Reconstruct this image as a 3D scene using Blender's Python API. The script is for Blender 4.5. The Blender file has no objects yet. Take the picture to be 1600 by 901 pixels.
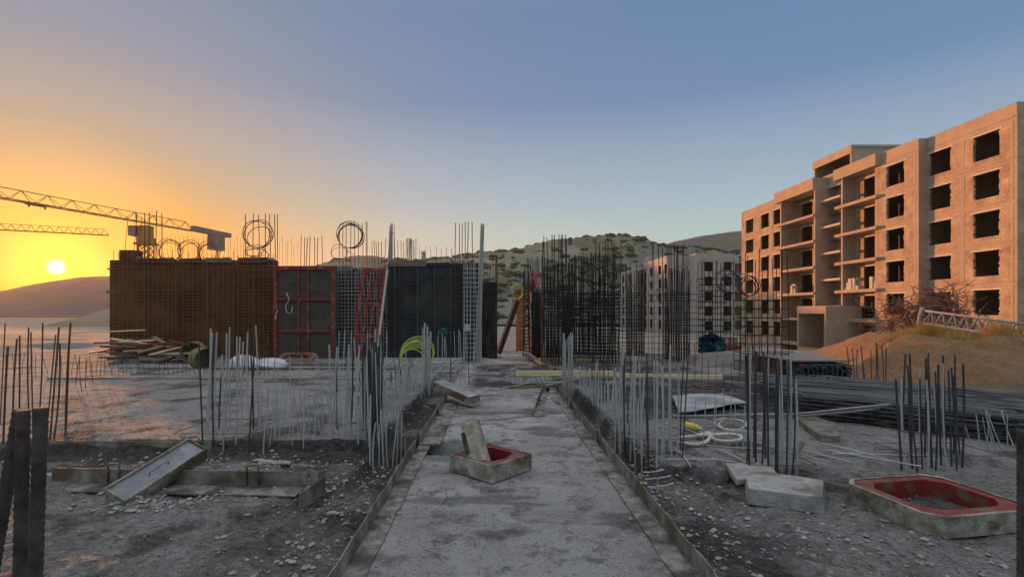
import bpy, math, random
import numpy as np
from mathutils import Vector, Matrix, Quaternion
R = random.Random(7)
PI = math.pi
S = bpy.context.scene
COL = S.collection
# ------------------------------------------------------------------ camera
CAM = Vector((0, 0, 1.6)); F = 800.0
cd = bpy.data.cameras.new('camera'); cam = bpy.data.objects.new('camera', cd); COL.objects.link(cam)
cd.sensor_width = 36; cd.lens = 36 * F / 1600; cd.clip_start = 0.05; cd.clip_end = 6000
cam.location = CAM
cam.rotation_euler = (PI / 2, 0, 0); cd.shift_x = 24 / 1600; cd.shift_y = 35.5 / 1600      # level camera, rising front: verticals stay vertical
S.camera = cam
def ray(px, py): return Vector((px - 776, F, 486 - py)).normalized()
def P(px, py, Y):                 # point seen at a pixel of the photograph, at distance Y
    d = ray(px, py); return CAM + d * (Y / d.y)
def G(px, py, z=0.0):             # point of a level surface seen at a pixel
    d = ray(px, py); return CAM + d * ((z - CAM.z) / d.z)
# ------------------------------------------------------------------ sky and sun
SUN = ray(88, 417)
def nt(tree, typ, **kw):
    n = tree.nodes.new(typ)
    for k, v in kw.items():
        if k.startswith('i_'): n.inputs[k[2:].replace('_', ' ')].default_value = v
        elif k[0] == 'n' and k[1:].isdigit(): n.inputs[int(k[1:])].default_value = v
        else: setattr(n, k, v)
    return n
def srgb(r, g, b):
    f = lambda c: (c / 255 / 12.92) if c / 255 <= .04045 else ((c / 255 + .055) / 1.055) ** 2.4
    return (f(r), f(g), f(b), 1)
def ramp(tree, fac, stops, interp='LINEAR'):
    n = tree.nodes.new('ShaderNodeValToRGB'); n.color_ramp.interpolation = interp
    e = n.color_ramp.elements
    e[0].position, e[0].color = stops[0]; e[1].position, e[1].color = stops[-1]
    for p, c in stops[1:-1]:
        x = e.new(p); x.color = c
    tree.links.new(fac, n.inputs[0]); return n.outputs[0]
W = bpy.data.worlds.new('World'); S.world = W; W.use_nodes = True
t = W.node_tree; t.nodes.clear(); L = t.links.new
tc = nt(t, 'ShaderNodeTexCoord')
nv = nt(t, 'ShaderNodeVectorMath', operation='NORMALIZE'); L(tc.outputs['Generated'], nv.inputs[0])
dp = nt(t, 'ShaderNodeVectorMath', operation='DOT_PRODUCT'); L(nv.outputs[0], dp.inputs[0]); dp.inputs[1].default_value = SUN
ac = nt(t, 'ShaderNodeMath', operation='ARCCOSINE', use_clamp=False); L(dp.outputs['Value'], ac.inputs[0])
an = nt(t, 'ShaderNodeMath', operation='MULTIPLY', n1=180 / PI / 90); L(ac.outputs[0], an.inputs[0])      # angle / 90 deg
sx = nt(t, 'ShaderNodeSeparateXYZ'); L(nv.outputs[0], sx.inputs[0])
el = nt(t, 'ShaderNodeMath', operation='MULTIPLY', n1=1.0); L(sx.outputs['Z'], el.inputs[0])                # sin(elevation)
SK = 1.0
cold = ramp(t, el.outputs[0], [(0, srgb(192, 205, 192)), (.15, srgb(172, 199, 199)), (.20, srgb(160, 186, 200)), (.30, srgb(136, 163, 190)), (.37, srgb(106, 140, 180)), (.50, srgb(96, 132, 172)), (.56, srgb(110, 140, 175)), (.64, (.72, .74, .78, 1)), (1, (1.25, 1.25, 1.28, 1))])
warm = ramp(t, el.outputs[0], [(0, srgb(200, 95, 8)), (.07, srgb(200, 128, 20)), (.14, srgb(190, 140, 55)), (.20, srgb(164, 146, 108)), (.25, srgb(152, 146, 128)), (.40, srgb(132, 144, 152)), (.56, srgb(142, 152, 160)), (.64, (.72, .74, .78, 1)), (1, (1.25, 1.25, 1.28, 1))])
w8 = ramp(t, an.outputs[0], [(0, (1, 1, 1, 1)), (.12, (1,) * 4), (.22, (.58,) * 3 + (1,)), (.35, (.18,) * 3 + (1,)), (.50, (.05,) * 3 + (1,)), (.70, (0, 0, 0, 1)), (1, (0, 0, 0, 1))])
mx = nt(t, 'ShaderNodeMix', data_type='RGBA'); L(w8, mx.inputs['Factor']); L(cold, mx.inputs[6]); L(warm, mx.inputs[7])
glow = ramp(t, an.outputs[0], [(0, (3, 3, 1.6, 1)), (.0050, (3, 3, 1.6, 1)), (.0078, (.8, .80, .0, 1)), (.022, (.7, .45, .0, 1)), (.045, (.5, .17, 0, 1)), (.085, (.16, .05, 0, 1)), (.14, (.0, .0, 0, 1)), (1, (0, 0, 0, 1))])
ad = nt(t, 'ShaderNodeMix', data_type='RGBA', blend_type='ADD'); ad.inputs['Factor'].default_value = 1
L(mx.outputs[2], ad.inputs[6]); L(glow, ad.inputs[7])
bg = nt(t, 'ShaderNodeBackground'); L(ad.outputs[2], bg.inputs[0]); bg.inputs[1].default_value = .66
sky = nt(t, 'ShaderNodeTexSky', sky_type='NISHITA', sun_disc=False)
sky.sun_elevation = math.asin(SUN.z); sky.sun_rotation = math.atan2(SUN.x, SUN.y); sky.dust_density = 2.0
bg2 = nt(t, 'ShaderNodeBackground'); L(sky.outputs[0], bg2.inputs[0]); bg2.inputs[1].default_value = .008
sh = nt(t, 'ShaderNodeAddShader'); L(bg.outputs[0], sh.inputs[0]); L(bg2.outputs[0], sh.inputs[1])
wo = nt(t, 'ShaderNodeOutputWorld'); L(sh.outputs[0], wo.inputs[0])
ld = bpy.data.lights.new('sun', 'SUN'); sun = bpy.data.objects.new('sun', ld); COL.objects.link(sun)
ld.energy = 5.0; ld.angle = math.radians(.6); ld.color = (1, .37, .11)
sun.rotation_mode = 'QUATERNION'; sun.rotation_quaternion = (-SUN).to_track_quat('-Z', 'Y')
S.view_settings.view_transform = 'Standard'; S.view_settings.look = 'None'; S.view_settings.gamma = 1
S.view_settings.exposure = 0.55; S.view_settings.use_curve_mapping = False
S.cycles.use_denoising = True
S.cycles.max_bounces = 5; S.cycles.diffuse_bounces = 3; S.cycles.glossy_bounces = 2; S.cycles.volume_bounces = 0
S.cycles.caustics_reflective = False; S.cycles.caustics_refractive = False
HAZE = 0.00020
# ------------------------------------------------------------------ mesh helpers
class MB:
    def __init__(s): s.v = []; s.f = []
    def add(s, vs, fs):
        o = len(s.v); s.v += [tuple(v) for v in vs]; s.f += [tuple(i + o for i in f) for f in fs]; return s
    def box(s, a, b, jit=0):
        x0, y0, z0 = (min(a[i], b[i]) for i in range(3)); x1, y1, z1 = (max(a[i], b[i]) for i in range(3))
        v = [(x0, y0, z0), (x1, y0, z0), (x1, y1, z0), (x0, y1, z0), (x0, y0, z1), (x1, y0, z1), (x1, y1, z1), (x0, y1, z1)]
        if jit: v = [tuple(c + R.uniform(-jit, jit) for c in p) for p in v]
        return s.add(v, [(0, 3, 2, 1), (4, 5, 6, 7), (0, 1, 5, 4), (1, 2, 6, 5), (2, 3, 7, 6), (3, 0, 4, 7)])
    def hexa(s, b, t):            # bottom ring, top ring
        n = len(b)
        return s.add(list(b) + list(t), [tuple(range(n - 1, -1, -1)), tuple(range(n, 2 * n))] + [(i, (i + 1) % n, (i + 1) % n + n, i + n) for i in range(n)])
    def beam(s, p, q, w, h, up=(0, 0, 1)):       # rectangular bar from p to q
        p = Vector(p); q = Vector(q); d = (q - p).normalized(); u = Vector(up)
        sd = d.cross(u); sd = sd.normalized() if sd.length > 1e-4 else Vector((1, 0, 0)); u = sd.cross(d).normalized()
        c = lambda o: [o + sd * w / 2 * i + u * h / 2 * j for i, j in ((-1, -1), (1, -1), (1, 1), (-1, 1))]
        return s.hexa(c(p), c(q))
    def tube(s, pts, r, n=6, closed=False, caps=True):
        pts = [Vector(p) for p in pts]; m = len(pts); rr = r if isinstance(r, (list, tuple)) else [r] * m
        d0 = (pts[1] - pts[0]).normalized(); a = d0.orthogonal().normalized(); vs = []
        for i, p in enumerate(pts):
            if closed: d = (pts[(i + 1) % m] - pts[i - 1])
            else: d = pts[min(i + 1, m - 1)] - pts[max(i - 1, 0)]
            d = d.normalized() if d.length > 1e-9 else d0
            a = (a - d * a.dot(d)); a = a.normalized() if a.length > 1e-6 else d.orthogonal().normalized()
            b = d.cross(a)
            vs += [p + (a * math.cos(2 * PI * k / n) + b * math.sin(2 * PI * k / n)) * rr[i] for k in range(n)]
        fs = []
        for i in range(m if closed else m - 1):
            j = (i + 1) % m
            fs += [(i * n + k, i * n + (k + 1) % n, j * n + (k + 1) % n, j * n + k) for k in range(n)]
        if not closed and caps: fs += [tuple(range(n - 1, -1, -1)), tuple((m - 1) * n + k for k in range(n))]
        return s.add(vs, fs)
    def mesh(s, name, m, smooth=False):
        me = bpy.data.meshes.new(name); me.from_pydata(s.v, [], s.f); me.update()
        if m: me.materials.append(m)
        if smooth: me.polygons.foreach_set('use_smooth', [True] * len(me.polygons))
        return me
    def build(s, name, m, parent=None, smooth=False, bevel=0, loc=None):
        me = s.mesh(name, m, smooth)
        o = bpy.data.objects.new(name, me); COL.objects.link(o)
        if parent:
            o.parent = parent
            if parent.type == 'EMPTY' or True:
                off = WL(parent); o.matrix_local = Matrix.Translation(-off)
        elif loc is not None:
            me.transform(Matrix.Translation(-Vector(loc))); o.location = loc
        if bevel:
            b = o.modifiers.new('bevel', 'BEVEL'); b.width = bevel; b.segments = 2; b.limit_method = 'ANGLE'
        return o
def WL(o):
    v = Vector((0, 0, 0))
    while o: v = v + o.location; o = o.parent
    return v
def tag(o, label, cat, group=None, kind=None):
    if label: o['label'] = label
    if cat: o['category'] = cat
    if group: o['group'] = group
    if kind: o['kind'] = kind
    return o
def thing(name, label, cat, loc=(0, 0, 0), group=None):
    o = bpy.data.objects.new(name, None); COL.objects.link(o); o.location = loc; o.empty_display_size = .2
    return tag(o, label, cat, group)
# ------------------------------------------------------------------ materials
def mat(name, c1, c2, scale=4, rough=.9, bump=.3, bdist=.01, metal=0, detail=6, c3=None, s3=.6, coord='Object', stretch=None, lo=.35, hi=.65, bscale=None):
    m = bpy.data.materials.new(name); m.use_nodes = True; t = m.node_tree; t.nodes.clear(); L = t.links.new
    tc = nt(t, 'ShaderNodeTexCoord'); src = tc.outputs[coord]
    if stretch:
        mp = nt(t, 'ShaderNodeMapping'); mp.inputs['Scale'].default_value = stretch; L(src, mp.inputs[0]); src = mp.outputs[0]
    n = nt(t, 'ShaderNodeTexNoise', i_Scale=scale, i_Detail=detail, i_Roughness=.65); L(src, n.inputs['Vector'])
    mr = nt(t, 'ShaderNodeMapRange'); mr.inputs[1].default_value = lo; mr.inputs[2].default_value = hi; L(n.outputs[0], mr.inputs[0])
    mx = nt(t, 'ShaderNodeMix', data_type='RGBA'); L(mr.outputs[0], mx.inputs[0]); mx.inputs[6].default_value = (*c1, 1); mx.inputs[7].default_value = (*c2, 1)
    col = mx.outputs[2]
    if c3:
        n3 = nt(t, 'ShaderNodeTexNoise', i_Scale=s3, i_Detail=4); L(src, n3.inputs['Vector'])
        r3 = nt(t, 'ShaderNodeMapRange'); r3.inputs[1].default_value = .48; r3.inputs[2].default_value = .62; L(n3.outputs[0], r3.inputs[0])
        m3 = nt(t, 'ShaderNodeMix', data_type='RGBA'); L(r3.outputs[0], m3.inputs[0]); L(col, m3.inputs[6]); m3.inputs[7].default_value = (*c3, 1); col = m3.outputs[2]
    b = nt(t, 'ShaderNodeBsdfPrincipled'); L(col, b.inputs['Base Color']); b.inputs['Roughness'].default_value = rough; b.inputs['Metallic'].default_value = metal
    b.inputs['Specular IOR Level'].default_value = .3
    if bump:
        bn = nt(t, 'ShaderNodeTexNoise', i_Scale=bscale or scale * 5, i_Detail=5); L(src, bn.inputs['Vector'])
        bu = nt(t, 'ShaderNodeBump', i_Strength=bump, i_Distance=bdist); L(bn.outputs[0], bu.inputs['Height']); L(bu.outputs[0], b.inputs['Normal'])
    o = nt(t, 'ShaderNodeOutputMaterial'); L(b.outputs[0], o.inputs[0]); return m
M = {}
M['bar_dusty'] = mat('bar_dusty', (.24, .235, .225), (.60, .59, .57), 9, .85, .5, .004, 0)
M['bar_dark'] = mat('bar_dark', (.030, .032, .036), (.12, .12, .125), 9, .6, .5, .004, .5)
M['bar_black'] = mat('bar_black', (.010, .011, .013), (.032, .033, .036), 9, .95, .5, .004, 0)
M['bar_stack'] = mat('bar_stack', (.045, .05, .058), (.19, .20, .215), 6, .6, .5, .004, .3)
M['bar_orange'] = mat('bar_orange', (.14, .065, .03), (.26, .13, .06), 9, .8, .5, .004, 0)
M['bar_rust'] = mat('bar_rust', (.07, .045, .035), (.15, .10, .075), 9, .8, .5, .004, .2)
M['near_bar'] = mat('near_bar', (.035, .028, .026), (.09, .075, .068), 25, .95, .5, .002, .0)
M['plate'] = mat('cement_splashed_steel', (.09, .08, .065), (.30, .29, .26), 5, .7, .5, .006, .25, c3=(.12, .09, .06), s3=3)
M['flange'] = mat('cement_covered_flange', (.10, .095, .088), (.30, .295, .28), 11, .9, 1.0, .015, c3=(.07, .062, .052), s3=3.5)
M['mould'] = mat('mould_steel', (.17, .15, .11), (.42, .395, .34), 9, .85, .9, .012, .0, c3=(.12, .095, .06), s3=4)
M['red'] = mat('red_paint', (.26, .026, .018), (.15, .022, .018), 6, .55, .3, .004, .0, c3=(.26, .10, .07), s3=5)
M['red_worn'] = mat('red_paint_worn', (.20, .020, .016), (.15, .022, .018), 9, .6, .4, .004, .0, c3=(.13, .085, .07), s3=7)
M['form_ply'] = mat('form_face', (.055, .045, .038), (.10, .085, .07), 3, .8, .3, .004, c3=(.07, .06, .05), s3=1.5)
M['wall_brown'] = mat('wall_brown', (.10, .045, .02), (.17, .08, .035), 2, .9, .3, .004, c3=(.07, .035, .02), s3=.8)
M['wall_dark'] = mat('wall_dark', (.016, .017, .018), (.04, .04, .04), 2, .7, .3, .004, c3=(.06, .06, .055), s3=1.2)
M['black_form'] = mat('black_form', (.010, .010, .011), (.026, .026, .028), 3, .55, .3, .004, c3=(.05, .05, .05), s3=2, stretch=(6, 6, .5))
M['wood'] = mat('timber', (.62, .47, .24), (.80, .64, .38), 5, .8, .3, .003, stretch=(1, 8, 8))
M['wood_grey'] = mat('old_timber', (.12, .10, .08), (.22, .19, .16), 5, .9, .4, .003, stretch=(1, 8, 8))
M['white'] = mat('white_cloth', (.40, .41, .46), (.56, .57, .61), 3, .9, .3, .01)
M['lime'] = mat('lime_hose', (.38, .48, .06), (.48, .58, .10), 3, .5, 0)
M['yellow'] = mat('yellow_plastic', (.62, .44, .06), (.50, .38, .10), 8, .5, .2)
M['hose'] = mat('pale_hose', (.40, .38, .34), (.55, .53, .48), 6, .6, .2)
M['coil'] = mat('coil_steel', (.035, .037, .042), (.09, .09, .095), 7, .5, .2, metal=.5)
M['coil_warm'] = mat('coil_rust', (.10, .075, .055), (.18, .14, .11), 7, .7, .2)
M['crane'] = mat('crane_paint', (.34, .20, .05), (.28, .17, .06), 2, .6, .1)
M['crane_grey'] = mat('crane_ballast', (.16, .14, .13), (.22, .20, .18), .8, .8, .2)
M['boom'] = mat('boom_paint', (.19, .19, .20), (.32, .32, .33), 3, .6, .2)
M['brick_orange'] = mat('orange_brick', (.36, .13, .07), (.48, .20, .11), 6, .9, .3)
M['olive'] = mat('olive_plastic', (.12, .12, .045), (.18, .17, .07), 4, .6, .3)
M['greyblue'] = mat('dusty_sheet', (.15, .16, .18), (.30, .31, .33), 3, .7, .6, .01, c3=(.38, .38, .38), s3=1.5)
M['navy'] = mat('navy_cloth', (.010, .018, .05), (.02, .04, .09), 5, .85, .5, .01, c3=(.02, .09, .10), s3=3)
M['teal'] = mat('teal_cloth', (.03, .13, .13), (.07, .22, .21), 5, .85, .4)
M['pink'] = mat('pink_tube', (.34, .05, .11), (.42, .08, .15), 5, .6, .2)
M['stone'] = mat('rubble_stone', (.22, .215, .205), (.40, .395, .38), 7, .95, .9, .01, detail=10, c3=(.15, .14, .125), s3=3)
M['pebble'] = mat('pebbles', (.12, .12, .12), (.40, .40, .39), 23, .95, .3, .002, lo=.4, hi=.75)
M['scrap'] = mat('scrap_steel', (.10, .055, .04), (.22, .13, .09), 5, .85, .2)
M['drygrass'] = mat('dry_grass', (.38, .22, .07), (.55, .36, .13), 3, .9, 0)
M['scrub'] = mat('scrub_leaves', (.034, .055, .038), (.068, .095, .062), .8, .95, .8, .3, coord='Object')
M['hill'] = mat('hill_soil', (.10, .12, .095), (.19, .21, .165), .02, .95, .6, 1.0, detail=10, c3=(.085, .10, .075), s3=.03, bscale=.25)
M['mountain'] = mat('far_mountain', (.03, .05, .08), (.065, .075, .09), .006, .95, .5, 2, detail=8, c3=(.08, .10, .06), s3=.01, bscale=.05)
def brick_mat(name, c1, c2, mort, sc=1.0):
    m = bpy.data.materials.new(name); m.use_nodes = True; t = m.node_tree; t.nodes.clear(); L = t.links.new
    tc = nt(t, 'ShaderNodeTexCoord'); sp = nt(t, 'ShaderNodeSeparateXYZ'); L(tc.outputs['Object'], sp.inputs[0])
    a = nt(t, 'ShaderNodeMath', operation='ADD'); L(sp.outputs[0], a.inputs[0]); L(sp.outputs[1], a.inputs[1])
    cb = nt(t, 'ShaderNodeCombineXYZ'); L(a.outputs[0], cb.inputs[0]); L(sp.outputs[2], cb.inputs[1])
    br = nt(t, 'ShaderNodeTexBrick'); L(cb.outputs[0], br.inputs['Vector'])
    br.inputs['Scale'].default_value = 1; br.inputs['Brick Width'].default_value = .4 * sc; br.inputs['Row Height'].default_value = .2 * sc
    br.inputs['Mortar Size'].default_value = .014; br.inputs['Mortar Smooth'].default_value = .2
    br.inputs['Color1'].default_value = (*c1, 1); br.inputs['Color2'].default_value = (*c2, 1); br.inputs['Mortar'].default_value = (*mort, 1)
    n = nt(t, 'ShaderNodeTexNoise', i_Scale=.9, i_Detail=8, i_Roughness=.7); L(tc.outputs['Object'], n.inputs['Vector'])
    mr = nt(t, 'ShaderNodeMapRange', n1=.3, n2=.7, n3=.55, n4=1.25); L(n.outputs[0], mr.inputs[0])
    mu = nt(t, 'ShaderNodeMix', data_type='RGBA', blend_type='MULTIPLY'); mu.inputs[0].default_value = 1
    L(br.outputs[0], mu.inputs[6]); L(mr.outputs[0], mu.inputs[7])
    bu = nt(t, 'ShaderNodeBump', i_Strength=.6, i_Distance=.02, invert=True); L(br.outputs['Fac'], bu.inputs['Height'])
    b = nt(t, 'ShaderNodeBsdfPrincipled', i_Roughness=.95); b.inputs['Specular IOR Level'].default_value = .1
    L(mu.outputs[2], b.inputs['Base Color']); L(bu.outputs[0], b.inputs['Normal'])
    o = nt(t, 'ShaderNodeOutputMaterial'); L(b.outputs[0], o.inputs[0]); return m
M['block'] = brick_mat('block_infill', (.42, .31, .215), (.48, .36, .26), (.28, .205, .15))
M['conc'] = mat('raw_concrete', (.33, .26, .19), (.43, .345, .26), .9, .95, .3, .02, c3=(.37, .285, .21), s3=.3, bscale=6)
M['block_grey'] = brick_mat('block_infill_grey', (.40, .375, .345), (.46, .43, .395), (.28, .26, .24))
M['conc_grey'] = mat('grey_concrete', (.33, .31, .285), (.43, .405, .375), .9, .95, .3, .02, c3=(.37, .345, .315), s3=.3, bscale=6)
M['conc_pale'] = mat('pale_lintel', (.46, .42, .36), (.54, .50, .43), 2, .95, .2, .01)
M['conc_dark'] = mat('dark_inner_wall', (.10, .085, .07), (.15, .13, .11), 1, .95, .2, .01)  # room shade put into the colour, so window openings read dark

# ------------------------------------------------------------------ noise
_perm = np.random.RandomState(5).permutation(512); _val = np.random.RandomState(6).rand(512)
def vnoise(x, y, seed=0):
    xi = np.floor(x).astype(int); yi = np.floor(y).astype(int); xf = x - xi; yf = y - yi
    u = xf * xf * (3 - 2 * xf); v = yf * yf * (3 - 2 * yf)
    h = lambda a, b: _val[_perm[(_perm[(a + seed * 17) & 511] + b) & 511]]
    return (h(xi, yi) * (1 - u) + h(xi + 1, yi) * u) * (1 - v) + (h(xi, yi + 1) * (1 - u) + h(xi + 1, yi + 1) * u) * v
def fbm(x, y, o=4, seed=0, g=.5):
    s = 0; a = 1; n = 0
    for i in range(o): s = s + a * (vnoise(x * 2 ** i, y * 2 ** i, seed + i) - .5); n += a; a *= g
    return s / n * 2
def ss(a, b, x): t = np.clip((x - a) / (b - a), 0, 1); return t * t * (3 - 2 * t)
SLAB = .12
def height(x, y):
    x = np.asarray(x, float); y = np.asarray(y, float)
    w1 = .05 * fbm(x * 3, y * 3, 3, 3)
    near = 1 - ss(14, 24, np.abs(x) * .5 + np.abs(y) * .5)
    z = near * (.018 * fbm(x * 1.1, y * 1.1, 4, 1) + .006 * fbm(x * 9, y * 9, 3, 8))
    path = ss(-1.0, -.93, x) * (1 - ss(1.2, 1.28, x)) * (1 - ss(11, 12, y))
    # rough spoil beside the path
    rough = (1 - path) * near
    side = rough * (1 - ss(5.6, 6.2, y))
    z += side * (.045 * fbm(x * 2.2, y * 2.2, 5, 11, .6) + .012 * np.abs(fbm(x * 14, y * 14, 2, 5)))
    z += (1 - path) * near * .010 * fbm(x * 6, y * 6, 4, 21, .7)
    # ruts and scraped ridges running beside the edge forms
    rut = side * (ss(-2.1, -1.8, x) * (1 - ss(-1.1, -1.0, x)) + ss(1.28, 1.35, x) * (1 - ss(2.0, 2.3, x)))
    z += rut * .022 * np.sin(x * 26 + 2.2 * fbm(x * 1.5, y * .8, 3, 15)) * (.6 + fbm(x * 2, y * 1.2, 3, 16))
    z -= side * .03 * np.maximum(0, fbm(x * 4.2, y * 4.2, 3, 17))
    # the cast slabs left and right of the path
    ls = (1 - ss(-1.42, -1.30, x + w1 * .8)) * ss(5.72, 5.84, y + w1) * (1 - ss(18.5, 19, y)) * ss(-16, -14, x)
    z += ls * SLAB
    z -= (1 - ls) * .12 * ss(-1.45, -1.36, x) * (1 - ss(-1.0, -.96, x)) * ss(4.6, 5.2, y) * (1 - ss(10.2, 11, y))
    z -= .34 * ss(-1.22, -1.18, x) * (1 - ss(-.42, -.38, x)) * ss(5.70, 5.75, y + w1 * .3) * (1 - ss(6.35, 6.40, y + w1 * .3))
    rs = ss(1.52, 1.60, x + w1) * ss(5.0, 5.15, y + w1 - .25 * ss(2, 2.4, x)) * (1 - ss(20, 21, y))
    z += rs * .05
    z -= .14 * ss(1.28, 1.33, x) * (1 - ss(1.5, 1.58, x + w1)) * ss(4.9, 5.5, y) * (1 - ss(10, 10.6, y))
    z -= .10 * ss(1.7, 1.8, x) * (1 - ss(2.35, 2.5, x)) * ss(4.72, 4.82, y + w1) * (1 - ss(4.95, 5.1, y + w1))
    # debris ridge behind the slabs
    z += .06 * np.maximum(0, fbm(x * 1.7, y * 1.7, 4, 31)) * ss(10.5, 12, y) * near
    # right earth bank
    bx = x - (7.6 + (y - 11) * .55) + .8 * fbm(x * .5, y * .5, 3, 41)
    bank = ss(0, 1.8, bx) * ss(9.8, 12.6, y + .6 * fbm(x * .8, y * .8, 3, 43)) * (1 - ss(17, 24, y))
    z += bank * (.72 + .42 * fbm(x * .6, y * .6, 5, 44, .65) + .10 * fbm(x * 2.4, y * 2.4, 5, 45, .7) + .02 * np.clip(x - 10, 0, 12))
    # left earth bank towards the sun
    lb = (1 - ss(-15.5, -13.0, x)) * ss(9, 15, y) * (1 - ss(34, 44, y)) * ss(-60, -45, x)
    z += lb * (.05 + .25 * fbm(x * .25, y * .25, 4, 51))
    pad = (1 - ss(21, 27, y)) * (1 - ss(24, 34, x)) * (1 - ss(60, 90, -x))
    padl = (1 - ss(34, 46, y)) * (1 - ss(-16, -10, x)) * (1 - ss(60, 90, -x))
    pad = np.maximum(pad, padl)
    far = ss(30, 60, np.hypot(x, y))
    return z - 3.3 * (1 - pad) + far * .5 * fbm(x * .02, y * .02, 4, 61)
def hz(x, y): return float(height(np.array([x]), np.array([y]))[0])
def axis(lo, a, b, hi, d, g):
    c = list(np.arange(a, b, d)); s = d; v = c[-1]
    while v < hi: s *= g; v += s; c.append(min(v, hi))
    s = d; v = a; pre = []
    while v > lo: s *= g; v -= s; pre.append(max(v, lo))
    return np.array(pre[::-1] + c)
def sheet(name, X, Y, Z, m, attr=None):
    nx, ny = len(X), len(Y)
    co = np.stack([np.broadcast_to(X[None, :], (ny, nx)), np.broadcast_to(Y[:, None], (ny, nx)), Z], -1).reshape(-1, 3)
    i = np.arange(ny - 1)[:, None] * nx + np.arange(nx - 1)[None, :]
    f = np.stack([i, i + 1, i + 1 + nx, i + nx], -1).reshape(-1)
    me = bpy.data.meshes.new(name); nf = len(f) // 4
    me.vertices.add(len(co)); me.vertices.foreach_set('co', co.reshape(-1))
    me.loops.add(len(f)); me.loops.foreach_set('vertex_index', f)
    me.polygons.add(nf); me.polygons.foreach_set('loop_start', np.arange(nf) * 4)
    me.polygons.foreach_set('use_smooth', np.ones(nf, bool)); me.update(calc_edges=True)
    if attr is not None:
        at = me.color_attributes.new('zone', 'FLOAT_COLOR', 'POINT'); at.data.foreach_set('color', attr.reshape(-1))
    me.materials.append(m); o = bpy.data.objects.new(name, me); COL.objects.link(o); return o
# ------------------------------------------------------------------ ground
def ground_mat():
    m = bpy.data.materials.new('ground_surface'); m.use_nodes = True; t = m.node_tree; t.nodes.clear(); L = t.links.new
    tc = nt(t, 'ShaderNodeTexCoord'); C = tc.outputs['Object']
    def noise(s, d=6, r=.6, lo=.35, hi=.65):
        n = nt(t, 'ShaderNodeTexNoise', i_Scale=s, i_Detail=d, i_Roughness=r); L(C, n.inputs['Vector'])
        q = nt(t, 'ShaderNodeMapRange', n1=lo, n2=hi); L(n.outputs[0], q.inputs[0]); return n.outputs[0], q.outputs[0]
    def mix(f, a, b):
        x = nt(t, 'ShaderNodeMix', data_type='RGBA')
        for v, i in ((f, 0), (a, 6), (b, 7)):
            if isinstance(v, tuple): x.inputs[i].default_value = (*v, 1)
            elif isinstance(v, float): x.inputs[i].default_value = v
            else: L(v, x.inputs[i])
        return x.outputs[2]
    at = nt(t, 'ShaderNodeAttribute', attribute_name='zone'); sp = nt(t, 'ShaderNodeSeparateColor'); L(at.outputs['Color'], sp.inputs[0])
    _, a = noise(2.2, 8, .7); _, b = noise(16, 8, .7, .38, .62); fine, c = noise(70, 5, .7, .42, .62); _, d = noise(.7, 4, .5, .42, .6)
    soil = mix(b, (.10, .098, .094), (.34, .33, .32)); soil = mix(c, soil, (.42, .415, .40))
    soil = mix(a, soil, mix(b, (.07, .067, .063), (.24, .232, .222)))
    vo = nt(t, 'ShaderNodeTexVoronoi', i_Scale=42); L(C, vo.inputs['Vector'])
    conc = mix(a, (.31, .305, .295), (.48, .475, .465)); conc = mix(c, conc, (.56, .555, .545)); 
    _, e = noise(3.4, 7, .75, .50, .60)
    conc = mix(e, conc, mix(b, (.13, .13, .13), (.28, .28, .28)))
    col = mix(sp.outputs[0], soil, conc)
    col = mix(at.outputs['Alpha'], col, mix(b, (.035, .034, .034), (.10, .098, .096)))  # alpha: painted shade in the gaps, plus random damp patches
    earth = mix(a, (.27, .14, .07), (.42, .25, .13)); earth = mix(b, earth, (.20, .11, .06))
    col = mix(sp.outputs[1], col, earth)
    field = mix(a, (.22, .20, .165), (.31, .285, .24)); col = mix(sp.outputs[2], col, field)
    h1 = nt(t, 'ShaderNodeMath', operation='MULTIPLY', n1=.5); L(vo.outputs['Distance'], h1.inputs[0])
    h2 = nt(t, 'ShaderNodeMath', operation='ADD'); L(fine, h2.inputs[0]); L(h1.outputs[0], h2.inputs[1])
    bu = nt(t, 'ShaderNodeBump', i_Strength=1.0, i_Distance=.035); L(h2.outputs[0], bu.inputs['Height'])
    bs = nt(t, 'ShaderNodeBsdfPrincipled', i_Roughness=.95); bs.inputs['Specular IOR Level'].default_value = .15
    L(col, bs.inputs['Base Color']); L(bu.outputs[0], bs.inputs['Normal'])
    o = nt(t, 'ShaderNodeOutputMaterial'); L(bs.outputs[0], o.inputs[0]); return m
GX = axis(-850, -5.5, 5.5, 850, .03, 1.05); GY = axis(-60, 2.0, 8.5, 1150, .025, 1.045)
gx, gy = np.meshgrid(GX, GY)
gz = height(gx, gy)
zone = np.zeros(gx.shape + (4,))
pth = ss(-.98, -.9, gx) * (1 - ss(1.18, 1.26, gx))
lsl = (1 - ss(-1.45, -1.3, gx)) * ss(5.7, 5.85, gy)
zone[..., 0] = np.clip(pth * (.75 + .5 * fbm(gx * 2, gy * 2, 3, 71)) + lsl * .35 + .25 * ss(1.6, 1.7, gx) * ss(5, 5.2, gy), 0, 1) * (1 - ss(18, 22, gy))
bxx = gx - (7.2 + (gy - 11) * .55) + .8 * fbm(gx * .5, gy * .5, 3, 41)
zone[..., 1] = ss(0, .8, bxx) * ss(9.6, 10.8, gy) * (1 - ss(26, 34, gy))

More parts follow.
